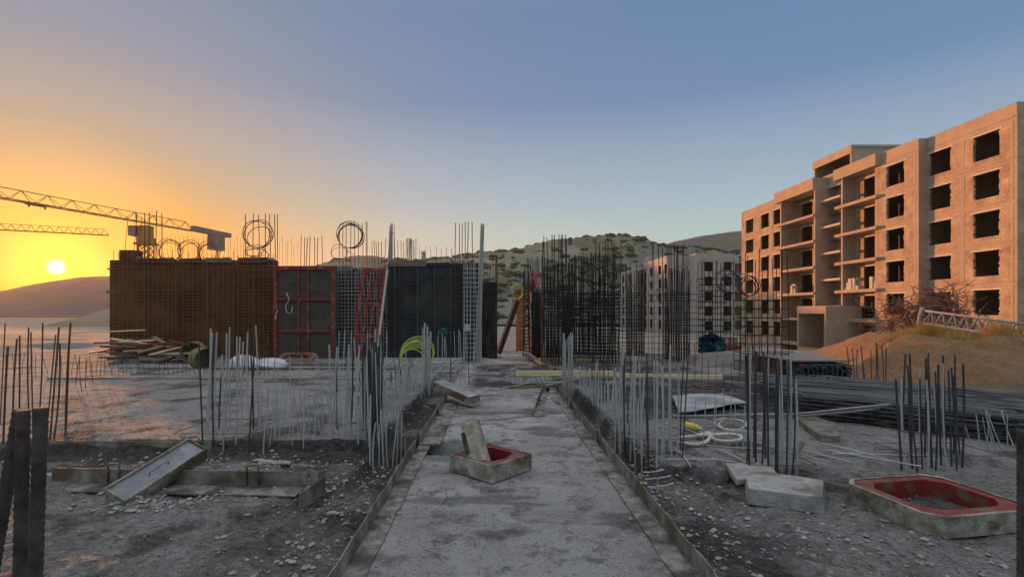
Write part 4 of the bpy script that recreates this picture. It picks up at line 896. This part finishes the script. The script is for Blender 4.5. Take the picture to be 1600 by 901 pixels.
def rub():
    while True:
        k = R.choice(((-1.6, 4.3, .9, .7), (-2.2, 5.2, 1.2, .3), (1.5, 4.3, .18, 1.2), (-1.25, 3.6, .22, 1.3), (2.6, 3.7, .7, .4), (-2.9, 4.3, .35, .12), (1.7, 5.6, .2, .8), (-3.5, 5.3, .9, .3), (-1.4, 8, .1, 1.8), (.6, 12, 1.5, .8), (-1.5, 12, 1.5, 1)))
        x = R.gauss(k[0], k[2]); y = R.gauss(k[1], k[3])
        if y > 2.2 and not -.72 < x < 1.0: return x, y
scatter('rubble', 4200, rub, .006, .034, 'stone', 'broken concrete rubble heaped beside the edge forms', 'rubble', pw=3)

mb = MB()
for i in range(260):
    y = 2.6 + 9 * R.random() ** 1.3; x = R.uniform(-1, 1) * (y * .95); z = hz(x, y) + .012; a = R.uniform(0, PI); l_ = R.uniform(.03, .16); dx, dy = math.cos(a) * l_, math.sin(a) * l_
    if -.9 < x < 1.2 and R.random() < .75: continue
    k = R.uniform(-.12, .12) * l_; mb.tube([(x - dx, y - dy, z), (x + dy * .2, y - dx * .2 + k, z + .004), (x + dx, y + dy, hz(x + dx, y + dy) + .012)], R.uniform(.0015, .0035), 4)
tag(mb.build('wire_offcuts', M['bar_rust']), 'short wire offcuts littering the ground between the forms', 'debris', kind='stuff')
# ------------------------------------------------------------------ starter bars
two = ['bar_dusty', 'bar_dusty', 'bar_dark']
def ribbed(t_, p, q, r):
    p = Vector(p); q = Vector(q); n = int((q - p).length / .008); pts = [p + (q - p) * i / n for i in range(n + 1)]
    mb = MB(); mb.tube(pts, [r * (1.09 if i % 2 else .93) for i in range(n + 1)], 12); mb.build('bar', M['near_bar'], t_, smooth=True)
t_ = thing('starter_bars', 'three thick ribbed bars close to the camera at the left edge', 'rebar', (-1.0, 1.08, 0), GB)
for (pt, yt, pb, Y, r) in ((31, 640, -30, 1.12, .0125), (36, 641, 30, 1.10, .0125), (64, 637, 52, 1.06, .0125)):
    a = P(pt, yt, Y); b = P(pb, 1000, Y); d = (b - a).normalized(); ribbed(t_, a + (b - a) * ((a.z + .02) / (a.z - b.z)), a, r)
t_ = thing('starter_bars', 'single ribbed bar at the right edge of the picture', 'rebar', (1.1, 1.1, 0), GB)
a = P(1597, 672, 1.35); ribbed(t_, (a.x, 1.35, -.02), a, .0105)
cluster('sparse leaning bars at the far left before the sun glare', gpts([(5, 690), (20, 672), (52, 690), (60, 668), (78, 684), (84, 684), (102, 680), (104, 660), (0, 660), (30, 655), (75, 650), (45, 640)]), 1.25, .011, 'bar_rust', .03, .1, common=(.03, 0))
cluster('tall bar cluster on the left slab behind the propped tray', gpts([(317, 690), (322, 683), (334, 690), (338, 684), (349, 691), (353, 684), (368, 690), (372, 682), (388, 694), (392, 684), (326, 672), (342, 670), (360, 671), (378, 672), (396, 672), (404, 670)]), 1.22, .0115, two, .028, .10, common=(.02, 0), ties=1)
cluster('low row of thin bars along the front of the left slab', gpts([(411, 693), (421, 690), (436, 688), (451, 687), (456, 690), (474, 691), (480, 686), (492, 688), (430, 682), (466, 682), (503, 684)]), .55, .008, 'bar_dusty', .08, .1)
cluster('second low row of pale bars between the two tall left clusters', gpts([(408 + 9.5 * i + R.uniform(-3, 3), 676 + 5 * (i % 3)) for i in range(20)]), .60, .008, 'bar_dusty', .07, .2)
cluster('pale bars scattered behind the low left rows', gpts([(425 + 11 * i + R.uniform(-4, 4), 648 + 7 * (i % 3)) for i in range(16)]), .75, .008, 'bar_dusty', .05, .25)
cluster('cluster of tall pale bars left of the dense bundle', gpts([(516, 688), (521, 678), (536, 687), (541, 676), (560, 690), (563, 680), (527, 670), (548, 668), (571, 672), (577, 690)]), 1.08, .012, two, .03, .1, common=(.03, 0))
cluster('dense upright bundle of bars at the slab corner', [(-1.52 + .03 * (i % 6) + R.uniform(-.01, .01), 5.9 + .04 * (i // 6)) for i in range(30)], 1.10, .011, ['bar_dark', 'bar_dark', 'bar_dusty'], .018, .05, ties=3)
cluster('dusty bars standing round the dense corner bundle', gpts([(578, 696), (584, 700), (592, 694), (600, 696), (606, 690), (612, 690), (620, 684), (626, 680), (632, 676)]), .72, .010, 'bar_dusty', .04, .3)
cluster('row of short bars along the left slab edge, front rank', [(-1.42 + R.uniform(-.02, .02), 6.2 + .11 * i) for i in range(36)], .52, .0085, 'bar_dusty', .06, .25)
cluster('row of short bars along the left slab edge, rear rank', [(-1.58 + R.uniform(-.02, .02), 6.3 + .15 * i) for i in range(26)], .50, .008, 'bar_dusty', .06, .25)
cluster('tall pale bundle at the far end of the left slab edge', [(-1.40 + R.uniform(-.08, .08), 10.2 + R.uniform(-.1, .1)) for i in range(18)], 1.22, .010, 'bar_dusty', .015, .06)
cluster('second pale bundle behind the short left bars', [(-1.9 + R.uniform(-.06, .06), 8.3 + R.uniform(-.08, .08)) for i in range(9)], 1.15, .010, two, .02, .08)
cluster('bars with cloth scraps left of the footpath end', gpts([(684, 588), (690, 592), (697, 590), (704, 592), (712, 590), (719, 592), (727, 588), (733, 592), (738, 590), (700, 580), (723, 580)]), 1.15, .010, two, .035, .12)
cluster('bars standing at the foot of the leaning red panel', gpts([(528, 606), (534, 602), (541, 606), (548, 604), (556, 607), (563, 603), (570, 606), (578, 604), (586, 606), (594, 602), (601, 605), (524, 612)]), 1.05, .010, two, .03, .12, ties=1)
cluster('bars between the sack and the big red form', gpts([(365, 590), (372, 588), (380, 590), (388, 588), (397, 591), (405, 588), (413, 590), (420, 586), (428, 590)]), 1.1, .009, 'bar_rust', .03, .15)
cluster('low fanned row of bars along the back of the left slab', gpts([(150 + 7.0 * i + R.uniform(-2, 2), 584 + (i % 3)) for i in range(38)]), .50, .0065, 'bar_rust', .12, .12)
cluster('low fanned row of bars farthest left in the glare', gpts([(0 + 11 * i + R.uniform(-2, 2), 584 + (i % 3)) for i in range(14)]), .50, .0065, 'bar_rust', .1, .12)
cluster('few loose bars on the back left slab', gpts([(118, 600), (128, 612), (133, 606), (145, 598), (610, 600), (640, 598), (650, 596)]), .55, .007, 'bar_rust', .06, .2)
cluster('row of short bars along the left slab edge, innermost rank', [(-1.72 + R.uniform(-.03, .03), 6.1 + .17 * i) for i in range(24)], .62, .008, two, .06, .3)
# right side
cluster('pale dense bundle at the far end of the right edge form', [(1.42 + R.uniform(-.10, .10), 10.3 + R.uniform(-.15, .15)) for i in range(24)], 1.18, .010, 'bar_dusty', .014, .06)
cluster('row of short bars along the right edge form, front rank', [(1.62 + R.uniform(-.02, .02), 5.9 + .115 * i) for i in range(36)], .48, .0085, 'bar_dusty', .04, .25)
cluster('row of short bars along the right edge form, rear rank', [(1.80 + R.uniform(-.02, .02), 6.1 + .16 * i) for i in range(24)], .55, .008, two, .04, .3)
cluster('tall dark bar cluster standing closest to the right edge form', gpts([(960, 690), (965, 684), (970, 694), (976, 686), (979, 696), (985, 700), (990, 692), (968, 678), (983, 680), (974, 672), (992, 684)], .05), 1.08, .011, ['bar_dark', 'bar_dusty'], .02, .08, ties=1)
cluster('broad cluster of pale bars behind the right edge form', gpts([(993, 712), (1003, 716), (1005, 708), (1013, 718), (1022, 705), (1033, 722), (1038, 712), (1046, 706), (1050, 716), (1058, 712), (1064, 708), (1066, 718), (1026, 728)], .05), 1.12, .0105, ['bar_dusty', 'bar_dusty', 'bar_dark'], .022, .12, ties=1)
cluster('few thin bars around the hose coils', gpts([(1084, 705), (1098, 700), (1115, 712), (1118, 690), (1138, 694), (1153, 712), (1160, 700), (1130, 680)], .05), .62, .006, 'bar_dusty', .03, .15)
cluster('tall bar cluster right of the hose coils', gpts([(1167, 726), (1172, 728), (1176, 724), (1181, 722), (1190, 727), (1200, 730), (1203, 724), (1212, 727), (1215, 732), (1222, 730), (1229, 735), (1233, 729), (1238, 727), (1244, 732), (1178, 714), (1196, 714), (1218, 716), (1236, 716)], .05), 1.12, .0105, ['bar_dark', 'bar_dusty', 'bar_dark'], .022, .10, ties=1)
cluster('bars standing behind the big dark stack', gpts([(1328, 612), (1335, 606), (1342, 610), (1349, 604), (1354, 612), (1362, 608), (1368, 604), (1374, 612), (1381, 608), (1384, 612)], .02), .84, .011, 'bar_dark', .03, .08, common=(-.03, 0))
cluster('dense greenish bar cluster in front of the big stack', gpts([(1409, 728), (1417, 730), (1426, 726), (1434, 732), (1441, 728), (1449, 734), (1456, 728), (1462, 732), (1471, 727), (1479, 733), (1487, 729), (1495, 733), (1503, 729), (1412, 716), (1424, 714), (1438, 717), (1450, 713), (1466, 716), (1478, 714), (1490, 717), (1500, 714), (1445, 722)], .02), 1.05, .0115, ['bar_dusty', 'bar_dark', 'bar_dark'], .03, .10, common=(-.03, 0), ties=2)
cluster('short slanting bars right of the dense greenish cluster', gpts([(1521, 712), (1530, 700), (1541, 704), (1552, 700), (1558, 710), (1566, 702), (1575, 704), (1586, 700), (1549, 716)], .02), .42, .0065, 'bar_dusty', .12, .15, common=(-.15, 0))
cluster('low thin bars in front of the dark rolled bundle', gpts([(1232, 612), (1243, 611), (1254, 613), (1265, 611), (1276, 612), (1287, 613), (1298, 611), (1310, 612), (1322, 613)], .02), .32, .007, 'bar_dusty', .03, .1)
cluster('bars standing before the cages on the right slab', gpts([(1085, 600), (1095, 604), (1107, 600), (1119, 603), (1131, 601), (1144, 604), (1156, 600), (1168, 604), (1180, 602), (1193, 604), (1205, 601), (1218, 604)], .05), .75, .008, 'bar_dark', .03, .3)
cluster('few thin bars behind the short right rank', gpts([(915, 610), (928, 606), (940, 612), (952, 606), (924, 600), (944, 600)], .05), .62, .007, 'bar_dark', .03, .2)

# cloth scraps
def cloth(label, c, s, m, cat='cloth', name='cloth_scrap', drop=1.0, n=9, th=True):
    c = Vector(c); V = []; Fc = []
    for i in range(n):
        for j in range(n):
            u, v = i / (n - 1) - .5, j / (n - 1) - .5
            V.append((c.x + u * s + R.uniform(-.06, .06) * s, c.y + R.uniform(-.16, .16) * s, c.z + (v * s * drop) - abs(u) * s * .5 + R.uniform(-.05, .05) * s))
    for i in range(n - 1):
        for j in range(n - 1): a = i * n + j; Fc.append((a, a + n, a + n + 1, a + 1))
    mb = MB(); mb.add(V, Fc); o = mb.build(name, M[m], loc=c, smooth=True); so = o.modifiers.new('thick', 'SOLIDIFY'); so.thickness = .006; return tag(o, label, cat)
cloth('white plastic scrap knotted on a bar left of the footpath end', P(730, 511, 11.6), .14, 'white')
cloth('teal rag caught on the bars before the black wall', P(692, 516, 11.8), .22, 'teal', drop=.5)
cloth('small cloth tied to the top of a tall bar on the skyline', P(891, 376, 15), .11, 'wood_grey', drop=2.0)
cloth('navy and teal cloth bunched inside the loose cage', P(1112, 534, 15.3), .75, 'navy', drop=.8, name='draped_cloth', n=14)
cloth('teal rag hung low beside the navy cloth', P(1126, 540, 15.25), .42, 'teal', drop=.8)
# ------------------------------------------------------------------ things at the back left
def lump(label, c, sx, sy, sz, m, name, cat, seg=16, rings=9, rough=.14):
    mb = MB(); blob(mb, c, sx, sy, sz, seg, rings, rough); o = mb.build(name, M[m], loc=(c[0], c[1], c[2] - sz), smooth=True); sub = o.modifiers.new('s', 'SUBSURF'); sub.levels = sub.render_levels = 1; return tag(o, label, cat)
a = G(382, 580, .05); lump('white sack slumped left of the folded white sheet', (a.x, a.y, .22), .42, .35, .26, 'white', 'white_sack', 'sack')
a = G(425, 580, .05); lump('folded white sheet beside the thin red mould plate', (a.x - .05, a.y, .20), .50, .4, .20, 'white', 'white_sheet', 'sheet', rough=.16)
def drum(label, c, r, L_, m, ang):
    mb = MB(); n = 20; V = []
    for s_ in (0, 1):
        for k in range(n):
            a = 2 * PI * k / n; V.append((math.cos(a) * r, s_ * L_, math.sin(a) * r + r))
    for s_ in (0, 1):
        for k in range(n):
            a = 2 * PI * k / n; V.append((math.cos(a) * r * .93, s_ * L_, math.sin(a) * r * .93 + r))
    Fc = [(k, (k + 1) % n, (k + 1) % n + n, k + n) for k in range(n)] + [(k + 2 * n, k + 3 * n, (k + 1) % n + 3 * n, (k + 1) % n + 2 * n) for k in range(n)] + [(k, k + 2 * n, (k + 1) % n + 2 * n, (k + 1) % n) for k in range(n)] + [tuple(range(3 * n, 4 * n))]
    mb.add(V, Fc); o = mb.build('drum', M[m]); o.location = c; o.rotation_euler = (0, 0, ang); return tag(o, label, 'drum', 'drums lying by the wall')
a = G(322, 578, .1); drum('olive open drum lying at the wall foot', (a.x, a.y, .1), .28, .4, 'olive', .9)
a = G(285, 570, .1); drum('greyish open drum behind the olive one', (a.x, a.y + .4, .12), .30, .4, 'wood_grey', .2)
t_ = thing('scrap_timber_heap', 'heap of scrap boards and offcuts at the foot of the brown wall', 'timber heap', (G(230, 572).x, 14.8, .1))
x0, x1 = G(178, 572).x, G(285, 572).x
for i in range(46):
    c = Vector((R.uniform(x0, x1), R.uniform(14.4, 15.4), .15 + .6 * R.random())); ang = R.gauss(0, .5); d = Vector((math.cos(ang), math.sin(ang) * .7, R.gauss(0, .12))) * R.uniform(.25, .7)
    mb = MB(); mb.beam(c - d, c + d, R.uniform(.06, .16), R.uniform(.03, .06)); mb.build('board', M[R.choice(('wood_grey', 'wood_grey', 'conc_dark', 'red_worn', 'wood'))], t_)
for k in range(6):
    a = G(240 + 9 * k, 560, .3)
a = G(150, 560, .1); plank('long pole resting on the scrap heap', (a.x, 15.2, .95), (G(300, 560).x, 15.0, 1.05), .04, .04, 'wood')
coil('coil of lime green hose resting on the flat mesh', P(650, 556, 13.4), .40, 'lime', 9, .013, nrm=(.25, -1, .35), spread=.5, jit=.10, name='hose_coil', group='hoses lying about the site')
# flat mesh sheets lying left of the path end
for (x0, x1, y0, y1, lab) in ((-3.3, -.9, 12.3, 14.3, 'stack of flat mesh lying under the lime hose'), (.2, 1.3, 11.2, 13.2, 'loose mesh lying across the end of the footpath')):
    t_ = thing('flat_mesh', lab, 'rebar mesh', ((x0 + x1) / 2, (y0 + y1) / 2, .1), 'mesh sheets lying flat')
    for l in range(2):
        if l and x0 > 0: break
        z = .14 + l * .16 if x0 < 0 else .04
        for i in range(20): y = y0 + (y1 - y0) * i / 19; bar(t_, (x0 + R.uniform(-.1, .1), y, z), (x1 + R.uniform(-.1, .1), y + R.uniform(-.1, .1), z), .006, 'bar_dusty')
        for i in range(12): x = x0 + (x1 - x0) * i / 11; bar(t_, (x, y0 - .1, z + .012), (x + R.uniform(-.08, .08), y1 + .1, z + .012), .006, 'bar_dark')
# ------------------------------------------------------------------ right slab litter
def hose(label, pts, r, m, name='hose', group='hoses lying about the site'):
    # Catmull-Rom through the points
    pts = [Vector(p) for p in pts]; out = []
    for i in range(len(pts) - 1):
        p0, p1, p2, p3 = pts[max(0, i - 1)], pts[i], pts[i + 1], pts[min(len(pts) - 1, i + 2)]
        for k in range(8):
            t1 = k / 8; out.append(.5 * ((2 * p1) + (p2 - p0) * t1 + (2 * p0 - 5 * p1 + 4 * p2 - p3) * t1 ** 2 + (-p0 + 3 * p1 - 3 * p2 + p3) * t1 ** 3))
    out.append(pts[-1]); mb = MB(); mb.tube(out, r, 8); return tag(mb.build(name, M[m], loc=pts[0], smooth=True), label, 'hose', group)
gg = lambda px, py, z=.09: G(px, py, z)
hose('thin white hose looped twice beside the tall bars', [gg(1170, 668), gg(1158, 658), gg(1128, 654, .14), gg(1116, 660), gg(1130, 669), gg(1155, 670), gg(1166, 662, .12), gg(1150, 655, .14), gg(1130, 656), gg(1124, 664), gg(1140, 672), gg(1165, 673), gg(1190, 678)], .011, 'hose')
hose('thick grey hose lying in a wide loop under the thin white one', [gg(1062, 683, .09), gg(1085, 681, .09), gg(1108, 676, .09), gg(1106, 688, .09), gg(1090, 694, .09), gg(1066, 692, .09)], .022, 'hose')
hose('thick hose curling right from the yellow bottle', [gg(1106, 676, .1), gg(1116, 686, .1), gg(1135, 689, .09), gg(1156, 687, .09), gg(1157, 681, .09), gg(1140, 678, .09), gg(1118, 679, .1), gg(1090, 680, .1)], .022, 'hose')
hose('reddish hose lying on the far right slab', [G(1083, 597, .08), G(1090, 604, .08), G(1110, 607, .08), G(1140, 609, .08)], .018, 'red_worn')
t_ = thing('bottle', 'yellow plastic bottle lying among the hoses', 'bottle', gg(1080, 667))
a, b = gg(1070, 664, .10), gg(1096, 670, .10); d = b - a
mb = MB(); mb.tube([a, a + d * .05, a + d * .12, a + d * .7, a + d * .82, a + d * .9], [.03, .05, .055, .05, .03, .02], 12); mb.build('body', M['yellow'], t_, smooth=True)
mb = MB(); mb.tube([a + d * .9, a + d], .022, 10); mb.build('cap', M['white'], t_, smooth=True)
# dusty sheet
V = []; Fc = []; n1, n2 = 26, 14; c4 = [G(1050, 620, .12), G(1128, 618, .12), G(1172, 632, .12), G(1062, 648, .12)]
for i in range(n1):
    for j in range(n2):
        u, v = i / (n1 - 1), j / (n2 - 1); p = c4[3].lerp(c4[2], u).lerp(c4[0].lerp(c4[1], u), v); V.append((p.x, p.y, .15 + .03 * float(fbm(np.array([p.x * 2]), np.array([p.y * 2]), 3, 5)[0]) + (.02 if j == 0 else 0)))
for i in range(n1 - 1):
    for j in range(n2 - 1): a = i * n2 + j; Fc.append((a, a + n2, a + n2 + 1, a + 1))
mb = MB(); mb.add(V, Fc); o = mb.build('dusty_sheet', M['greyblue'], loc=c4[3], smooth=True); so = o.modifiers.new('t', 'SOLIDIFY'); so.thickness = .012; tag(o, 'large grey dusty sheet spread over bars on the right slab', 'sheet')
t_ = thing('flat_mesh', 'flat bars supporting the grey dusty sheet', 'rebar mesh', (3.5, 8, .08), 'mesh sheets lying flat')
for i in range(22): y = 7.3 + i * .16; bar(t_, (2.1 + R.uniform(-.2, .2), y, .085), (5.4 + R.uniform(-.3, .3), y + R.uniform(-.12, .12), .085), .007, 'bar_dark')
for i in range(10): x = 2.3 + i * .33; bar(t_, (x, 7.0, .1), (x + R.uniform(-.1, .1), 10.6, .1), .007, 'bar_dark')
t_ = thing('loose_bars', 'loose straight bars fanned on the ground before the hoses', 'rebar', (2.5, 6, .07), 'loose bars on the ground')
for (a, b) in (((1045, 700), (1085, 720)), ((1050, 698), (1100, 722)), ((1058, 704), (1080, 730)), ((1110, 716), (1150, 722)), ((1120, 700), (1170, 724)), ((1060, 690), (1190, 700)), ((1040, 660), (1130, 690)), ((1180, 690), (1300, 722)), ((1245, 700), (1330, 722)), ((1270, 690), (1400, 722)), ((1290, 702), (1440, 728)), ((1300, 708), (1460, 712)), ((1040, 718), (1130, 718))):
    bar(t_, G(*a, .075), G(*b, .07), .008, 'bar_dusty')
t_ = thing('loose_bars', 'short bar ends sticking out of the low kerb beside the right form', 'rebar', (1.75, 4.6, .03), 'loose bars on the ground')
for (a, b) in (((1005, 737), (1037, 733)), ((1008, 748), (1048, 743)), ((1012, 760), (1052, 754))): bar(t_, G(*a, .05), G(*b, .06), .007, 'bar_dusty')
t_ = thing('loose_bars', 'few bars lying behind the plank at the footpath end', 'rebar', (.5, 12, .1), 'loose bars on the ground')
for i in range(14):
    a = G(R.uniform(770, 860), R.uniform(590, 606), .03); an_ = R.uniform(-.4, 1.2); bar(t_, a, a + Vector((math.cos(an_), math.sin(an_), .03)) * R.uniform(.6, 1.3), .010, R.choice(('bar_dusty', 'olive')))
mb = MB(); mb.tube([G(1052, 650, .16), G(1150, 648.5, .16), G(1240, 647, .2), P(1325, 638, 6.7), P(1415, 629, 6.9)], .016, 8); tag(mb.build('steel_pipe', M['boom'], loc=G(1052, 650, .16), smooth=True), 'long pale pipe running from the dusty sheet onto the big stack', 'pipe')
mb = MB(); mb.tube([P(1250, 650, 6.2), P(1330, 643, 6.6), P(1400, 634, 7.0)], .016, 8); tag(mb.build('steel_pipe', M['crane_grey'], loc=P(1250, 650, 6.2), smooth=True), 'second darker pipe lying just below the long pale one', 'pipe')
p = G(1240, 712, .05); q = G(1255, 690, .2); plank('short grey board propped against the dark oblong box', p, q, .07, .02, 'wood_grey')
# ------------------------------------------------------------------ big rebar stack
def stack(label, A, B, C, nb, hgt, r, m='bar_dark', name='rebar_stack', top=True, jit=.06, rng=100):
    # A front-left, B front-right foot; C offset to the back
    A = Vector(A); B = Vector(B); C = Vector(C); t_ = thing(name, label, 'rebar stack', (A + B) / 2 + C / 2, 'stacked reinforcement')
    rest = MB(); cnt = 0
    layers = max(2, int(hgt / (r * 2.6)))
    for l in range(layers):
        for j in range(nb):
            v = j / (nb - 1); front = j == 0 or (j < 2); topl = l >= layers - 1
            if not (front or topl) and R.random() > .25: continue
            z = (l + .5) * hgt / layers; ja = Vector((R.uniform(-jit, jit) * 4, R.uniform(-jit, jit), R.uniform(-.01, .01))); jb = Vector((R.uniform(-jit, jit) * 4, R.uniform(-jit, jit) * 2, R.uniform(-.01, .01)))
            p = A + C * v + Vector((0, 0, z)) + ja; q = B + C * v + Vector((0, 0, z)) + jb
            if topl and cnt < 92: bar(t_, p, q, r, R.choice((m, 'bar_stack', 'bar_stack'))); cnt += 1  # paler steel on the top bars: highlights put into their colour
            else: rest.tube([p, (p + q) / 2 + Vector((0, 0, R.uniform(-.008, .008))), q], r, 5)
    o = rest.build('stacked_bars', M[m], t_, smooth=True); o['kind'] = 'stuff'
    for k in range(4):
        v = .12 + .25 * k; c0 = A.lerp(B, v); mb = MB(); mb.box((c0.x - .05, c0.y - .02, 0), (c0.x + .05, c0.y + .1, hgt * .9)); o = mb.build('spacer', M['black_form'], t_)
    return t_
stack('big dark stack of long bars in front of the earth bank', G(1238, 655, .0), G(1640, 705, .0), (.9, 2.6, 0), 64, .36, .012)
stack('second layer of long bars fanned over the right of the big stack', G(1470, 640, .0) + Vector((0, 0, .30)), G(1700, 668, .0) + Vector((0, 0, .30)), (-.6, 2.6, -.1), 44, .06, .011, 'bar_dark')
# dark rolled bundle & covered row beyond
a = G(1256, 600, 0); b = G(1330, 600, 0)
t_ = thing('rebar_stack', 'dark bundle of bar ends pointing at the camera below the porch', 'rebar stack', ((a + b) / 2), 'stacked reinforcement')
mb = MB()
for i in range(11):
    x = a.x + (b.x - a.x) * i / 10
    for k in range(9): mb.tube([(x + R.uniform(-.03, .03), a.y, .05 + k * .045), (x + R.uniform(-.03, .03), a.y + 2.2, .05 + k * .045)], .022, 6)
mb.build('bars', M['bar_dark'], t_)
mb = MB(); mb.box((a.x - .1, a.y + .2, .47), (b.x + .1, a.y + 2.2, .5)); mb.build('cover_board', M['crane_grey'], t_)
a = G(1130, 588, 0); b = G(1258, 592, 0); mb = MB(); mb.hexa([(a.x, 14.2, 0), (b.x + 1, 13.6, 0), (b.x + 1, 15.2, 0), (a.x, 15.6, 0)], [(a.x + .2, 14.5, .35), (b.x + .8, 13.9, .55), (b.x + .8, 14.9, .55), (a.x + .2, 15.2, .35)])
tag(mb.build('covered_pile', M['crane_grey'], loc=(a.x, 14.5, 0), bevel=.05), 'long low pile under a grey cover behind the dark bundle', 'covered pile')
# small red machine
a = G(1146, 572, 0); Y = 17.5; c = P(1147, 565, Y)
t_ = thing('site_cart', 'small red site cart with a grey box seen through the mesh', 'cart', (c.x, Y, 0))
mb = MB(); mb.hexa([(c.x - .18, Y, .18), (c.x + .22, Y, .18), (c.x + .22, Y + .5, .18), (c.x - .18, Y + .5, .18)], [(c.x - .26, Y, .42), (c.x + .30, Y, .42), (c.x + .30, Y + .5, .42), (c.x - .26, Y + .5, .42)]); mb.build('body', M['red'], t_, bevel=.02)
mb = MB(); mb.box((c.x - .2, Y + .05, .42), (c.x + .15, Y + .45, .72)); mb.build('box', M['crane_grey'], t_, bevel=.02)
for sx_ in (-.16, .2):
    mb = MB(); mb.tube([(c.x + sx_ - .03, Y - .01, .13), (c.x + sx_ + .03, Y - .01, .13)], .13, 14); mb.build('wheel', M['black_form'], t_)
# ------------------------------------------------------------------ scrap heap, boom, grass on the bank
c = P(1448, 520, 18.5); zb_ = hz(c.x, 18.5)
mb = MB()
for i in range(900):
    u = max(-1, min(1, R.gauss(0, .5))); cx = c.x + u * 1.75; cy = 18.5 + R.gauss(0, .45); hmax = 1.35 * (1 - .75 * u * u) * (1 + .25 * math.sin(u * 7)); cz = zb_ - .1 + R.random() ** .8 * hmax
    p = Vector((cx, cy, cz)); d = Vector((R.gauss(0, 1), R.gauss(0, .5), R.gauss(0, .28))).normalized(); pts = []; k = R.randint(5, 9); st = R.uniform(.07, .15)
    curl = Vector((R.gauss(0, .35), R.gauss(0, .3), R.gauss(0, .3) - .12))
    for s_ in range(k):
        pts.append(p.copy()); d = (d + curl * .6 + Vector((R.gauss(0, .2), R.gauss(0, .2), R.gauss(0, .2)))).normalized(); p = p + d * st
    mb.tube(pts, R.uniform(.007, .014), 4)
t_ = tag(mb.build('scrap_rebar_heap', M['scrap'], loc=(c.x, 18.5, zb_), smooth=True), 'rust brown heap of tangled scrap bars on the earth bank', 'scrap heap')
bt = thing('lattice_boom', 'pale lattice boom lying on the bank over the scrap heap', 'boom', P(1440, 505, 15.5))
p = P(1446, 505, 15.6); q = P(1665, 538, 13.2)
mb = MB(); d = (q - p); s_ = d.cross(Vector((0, 0, 1))).normalized(); u_ = Vector((0, 0, 1)); n = 11; w_, h_ = .4, .38
b1 = [p + d * i / n - s_ * w_ / 2 for i in range(n + 1)]; b2 = [p + d * i / n + s_ * w_ / 2 for i in range(n + 1)]; tp = [p + d * i / n + u_ * h_ for i in range(n + 1)]
for L_ in (b1, b2, tp): mb.tube([L_[0], L_[-1]], .034, 8)
mb.build('chord', M['boom'], bt, smooth=True); mb = MB()
for i in range(n):
    for b in (b1, b2): mb.tube([b[i], tp[i] + d * .5 / n], .017, 6); mb.tube([tp[i] + d * .5 / n, b[i + 1]], .017, 6)
    mb.tube([b1[i], b2[i + 1]], .015, 6)
mb.build('lacing', M['boom'], bt, smooth=True)
mb = MB(); e = p - d.normalized() * .15; mb.tube([P(1436, 511, 15.7), P(1437, 495, 15.7), P(1441, 480, 15.7)], .05, 8); mb.tube([P(1440, 483, 15.7), tp[0]], .03, 6); mb.tube([P(1436, 508, 15.7), b1[0]], .03, 6); mb.build('end_frame', M['boom'], bt, smooth=True)
mb = MB()
def tuft(mb, x, y, h, n, sp):
    z = hz(x, y)
    for i in range(n):
        a = R.uniform(0, 6.28); r_ = R.random() * sp; bx, by = x + math.cos(a) * r_, y + math.sin(a) * r_; hh_ = h * R.uniform(.5, 1.1); lx, ly = math.cos(a) * hh_ * R.uniform(.1, .6), math.sin(a) * hh_ * R.uniform(.1, .6); w = .006
        mb.add([(bx - w, by, z - .02), (bx + w, by, z - .02), (bx + lx * .4 + w * .7, by + ly * .4, z + hh_ * .6), (bx + lx * .4 - w * .7, by + ly * .4, z + hh_ * .6), (bx + lx, by + ly, z + hh_)], [(0, 1, 2, 3), (3, 2, 4)])
for i in range(420):
    x = R.uniform(7.5, 19); y = R.uniform(11.5, 20)
    if x < 8.6 + (y - 11) * .55: continue
    if fbm(np.array([x * .6]), np.array([y * .6]), 3, 123)[0] < R.uniform(-.15, .35): continue
    tuft(mb, x, y, R.uniform(.12, .32), 26, .16)
for (px, py, Y) in ((1562, 545, 13.6), (1548, 547, 13.4), (1575, 548, 13.2), (1440, 550, 13.5), (1425, 548, 14), (1460, 552, 13.3), (1490, 552, 13.2)):
    q = P(px, py, Y)
    for k in range(4): tuft(mb, q.x + R.uniform(-.2, .2), Y + R.uniform(-.2, .2), .42, 40, .16)
tag(mb.build('dry_grass', M['drygrass']), 'straw coloured dry grass tufts along the earth bank', 'grass', kind='stuff')

# ------------------------------------------------------------------ air
hzb = MB(); hzb.box((-900, -80, -9), (900, 1200, 112)); hm = bpy.data.materials.new('haze_air'); hm.use_nodes = True; t = hm.node_tree; t.nodes.clear()
pv = nt(t, 'ShaderNodeVolumePrincipled'); pv.inputs['Color'].default_value = (.96, .84, .66, 1); pv.inputs['Density'].default_value = HAZE; pv.inputs['Anisotropy'].default_value = .5
o = nt(t, 'ShaderNodeOutputMaterial'); t.links.new(pv.outputs[0], o.inputs['Volume'])
ho = hzb.build('haze', hm); tag(ho, 'warm evening haze filling the air over the site', 'haze', kind='stuff')
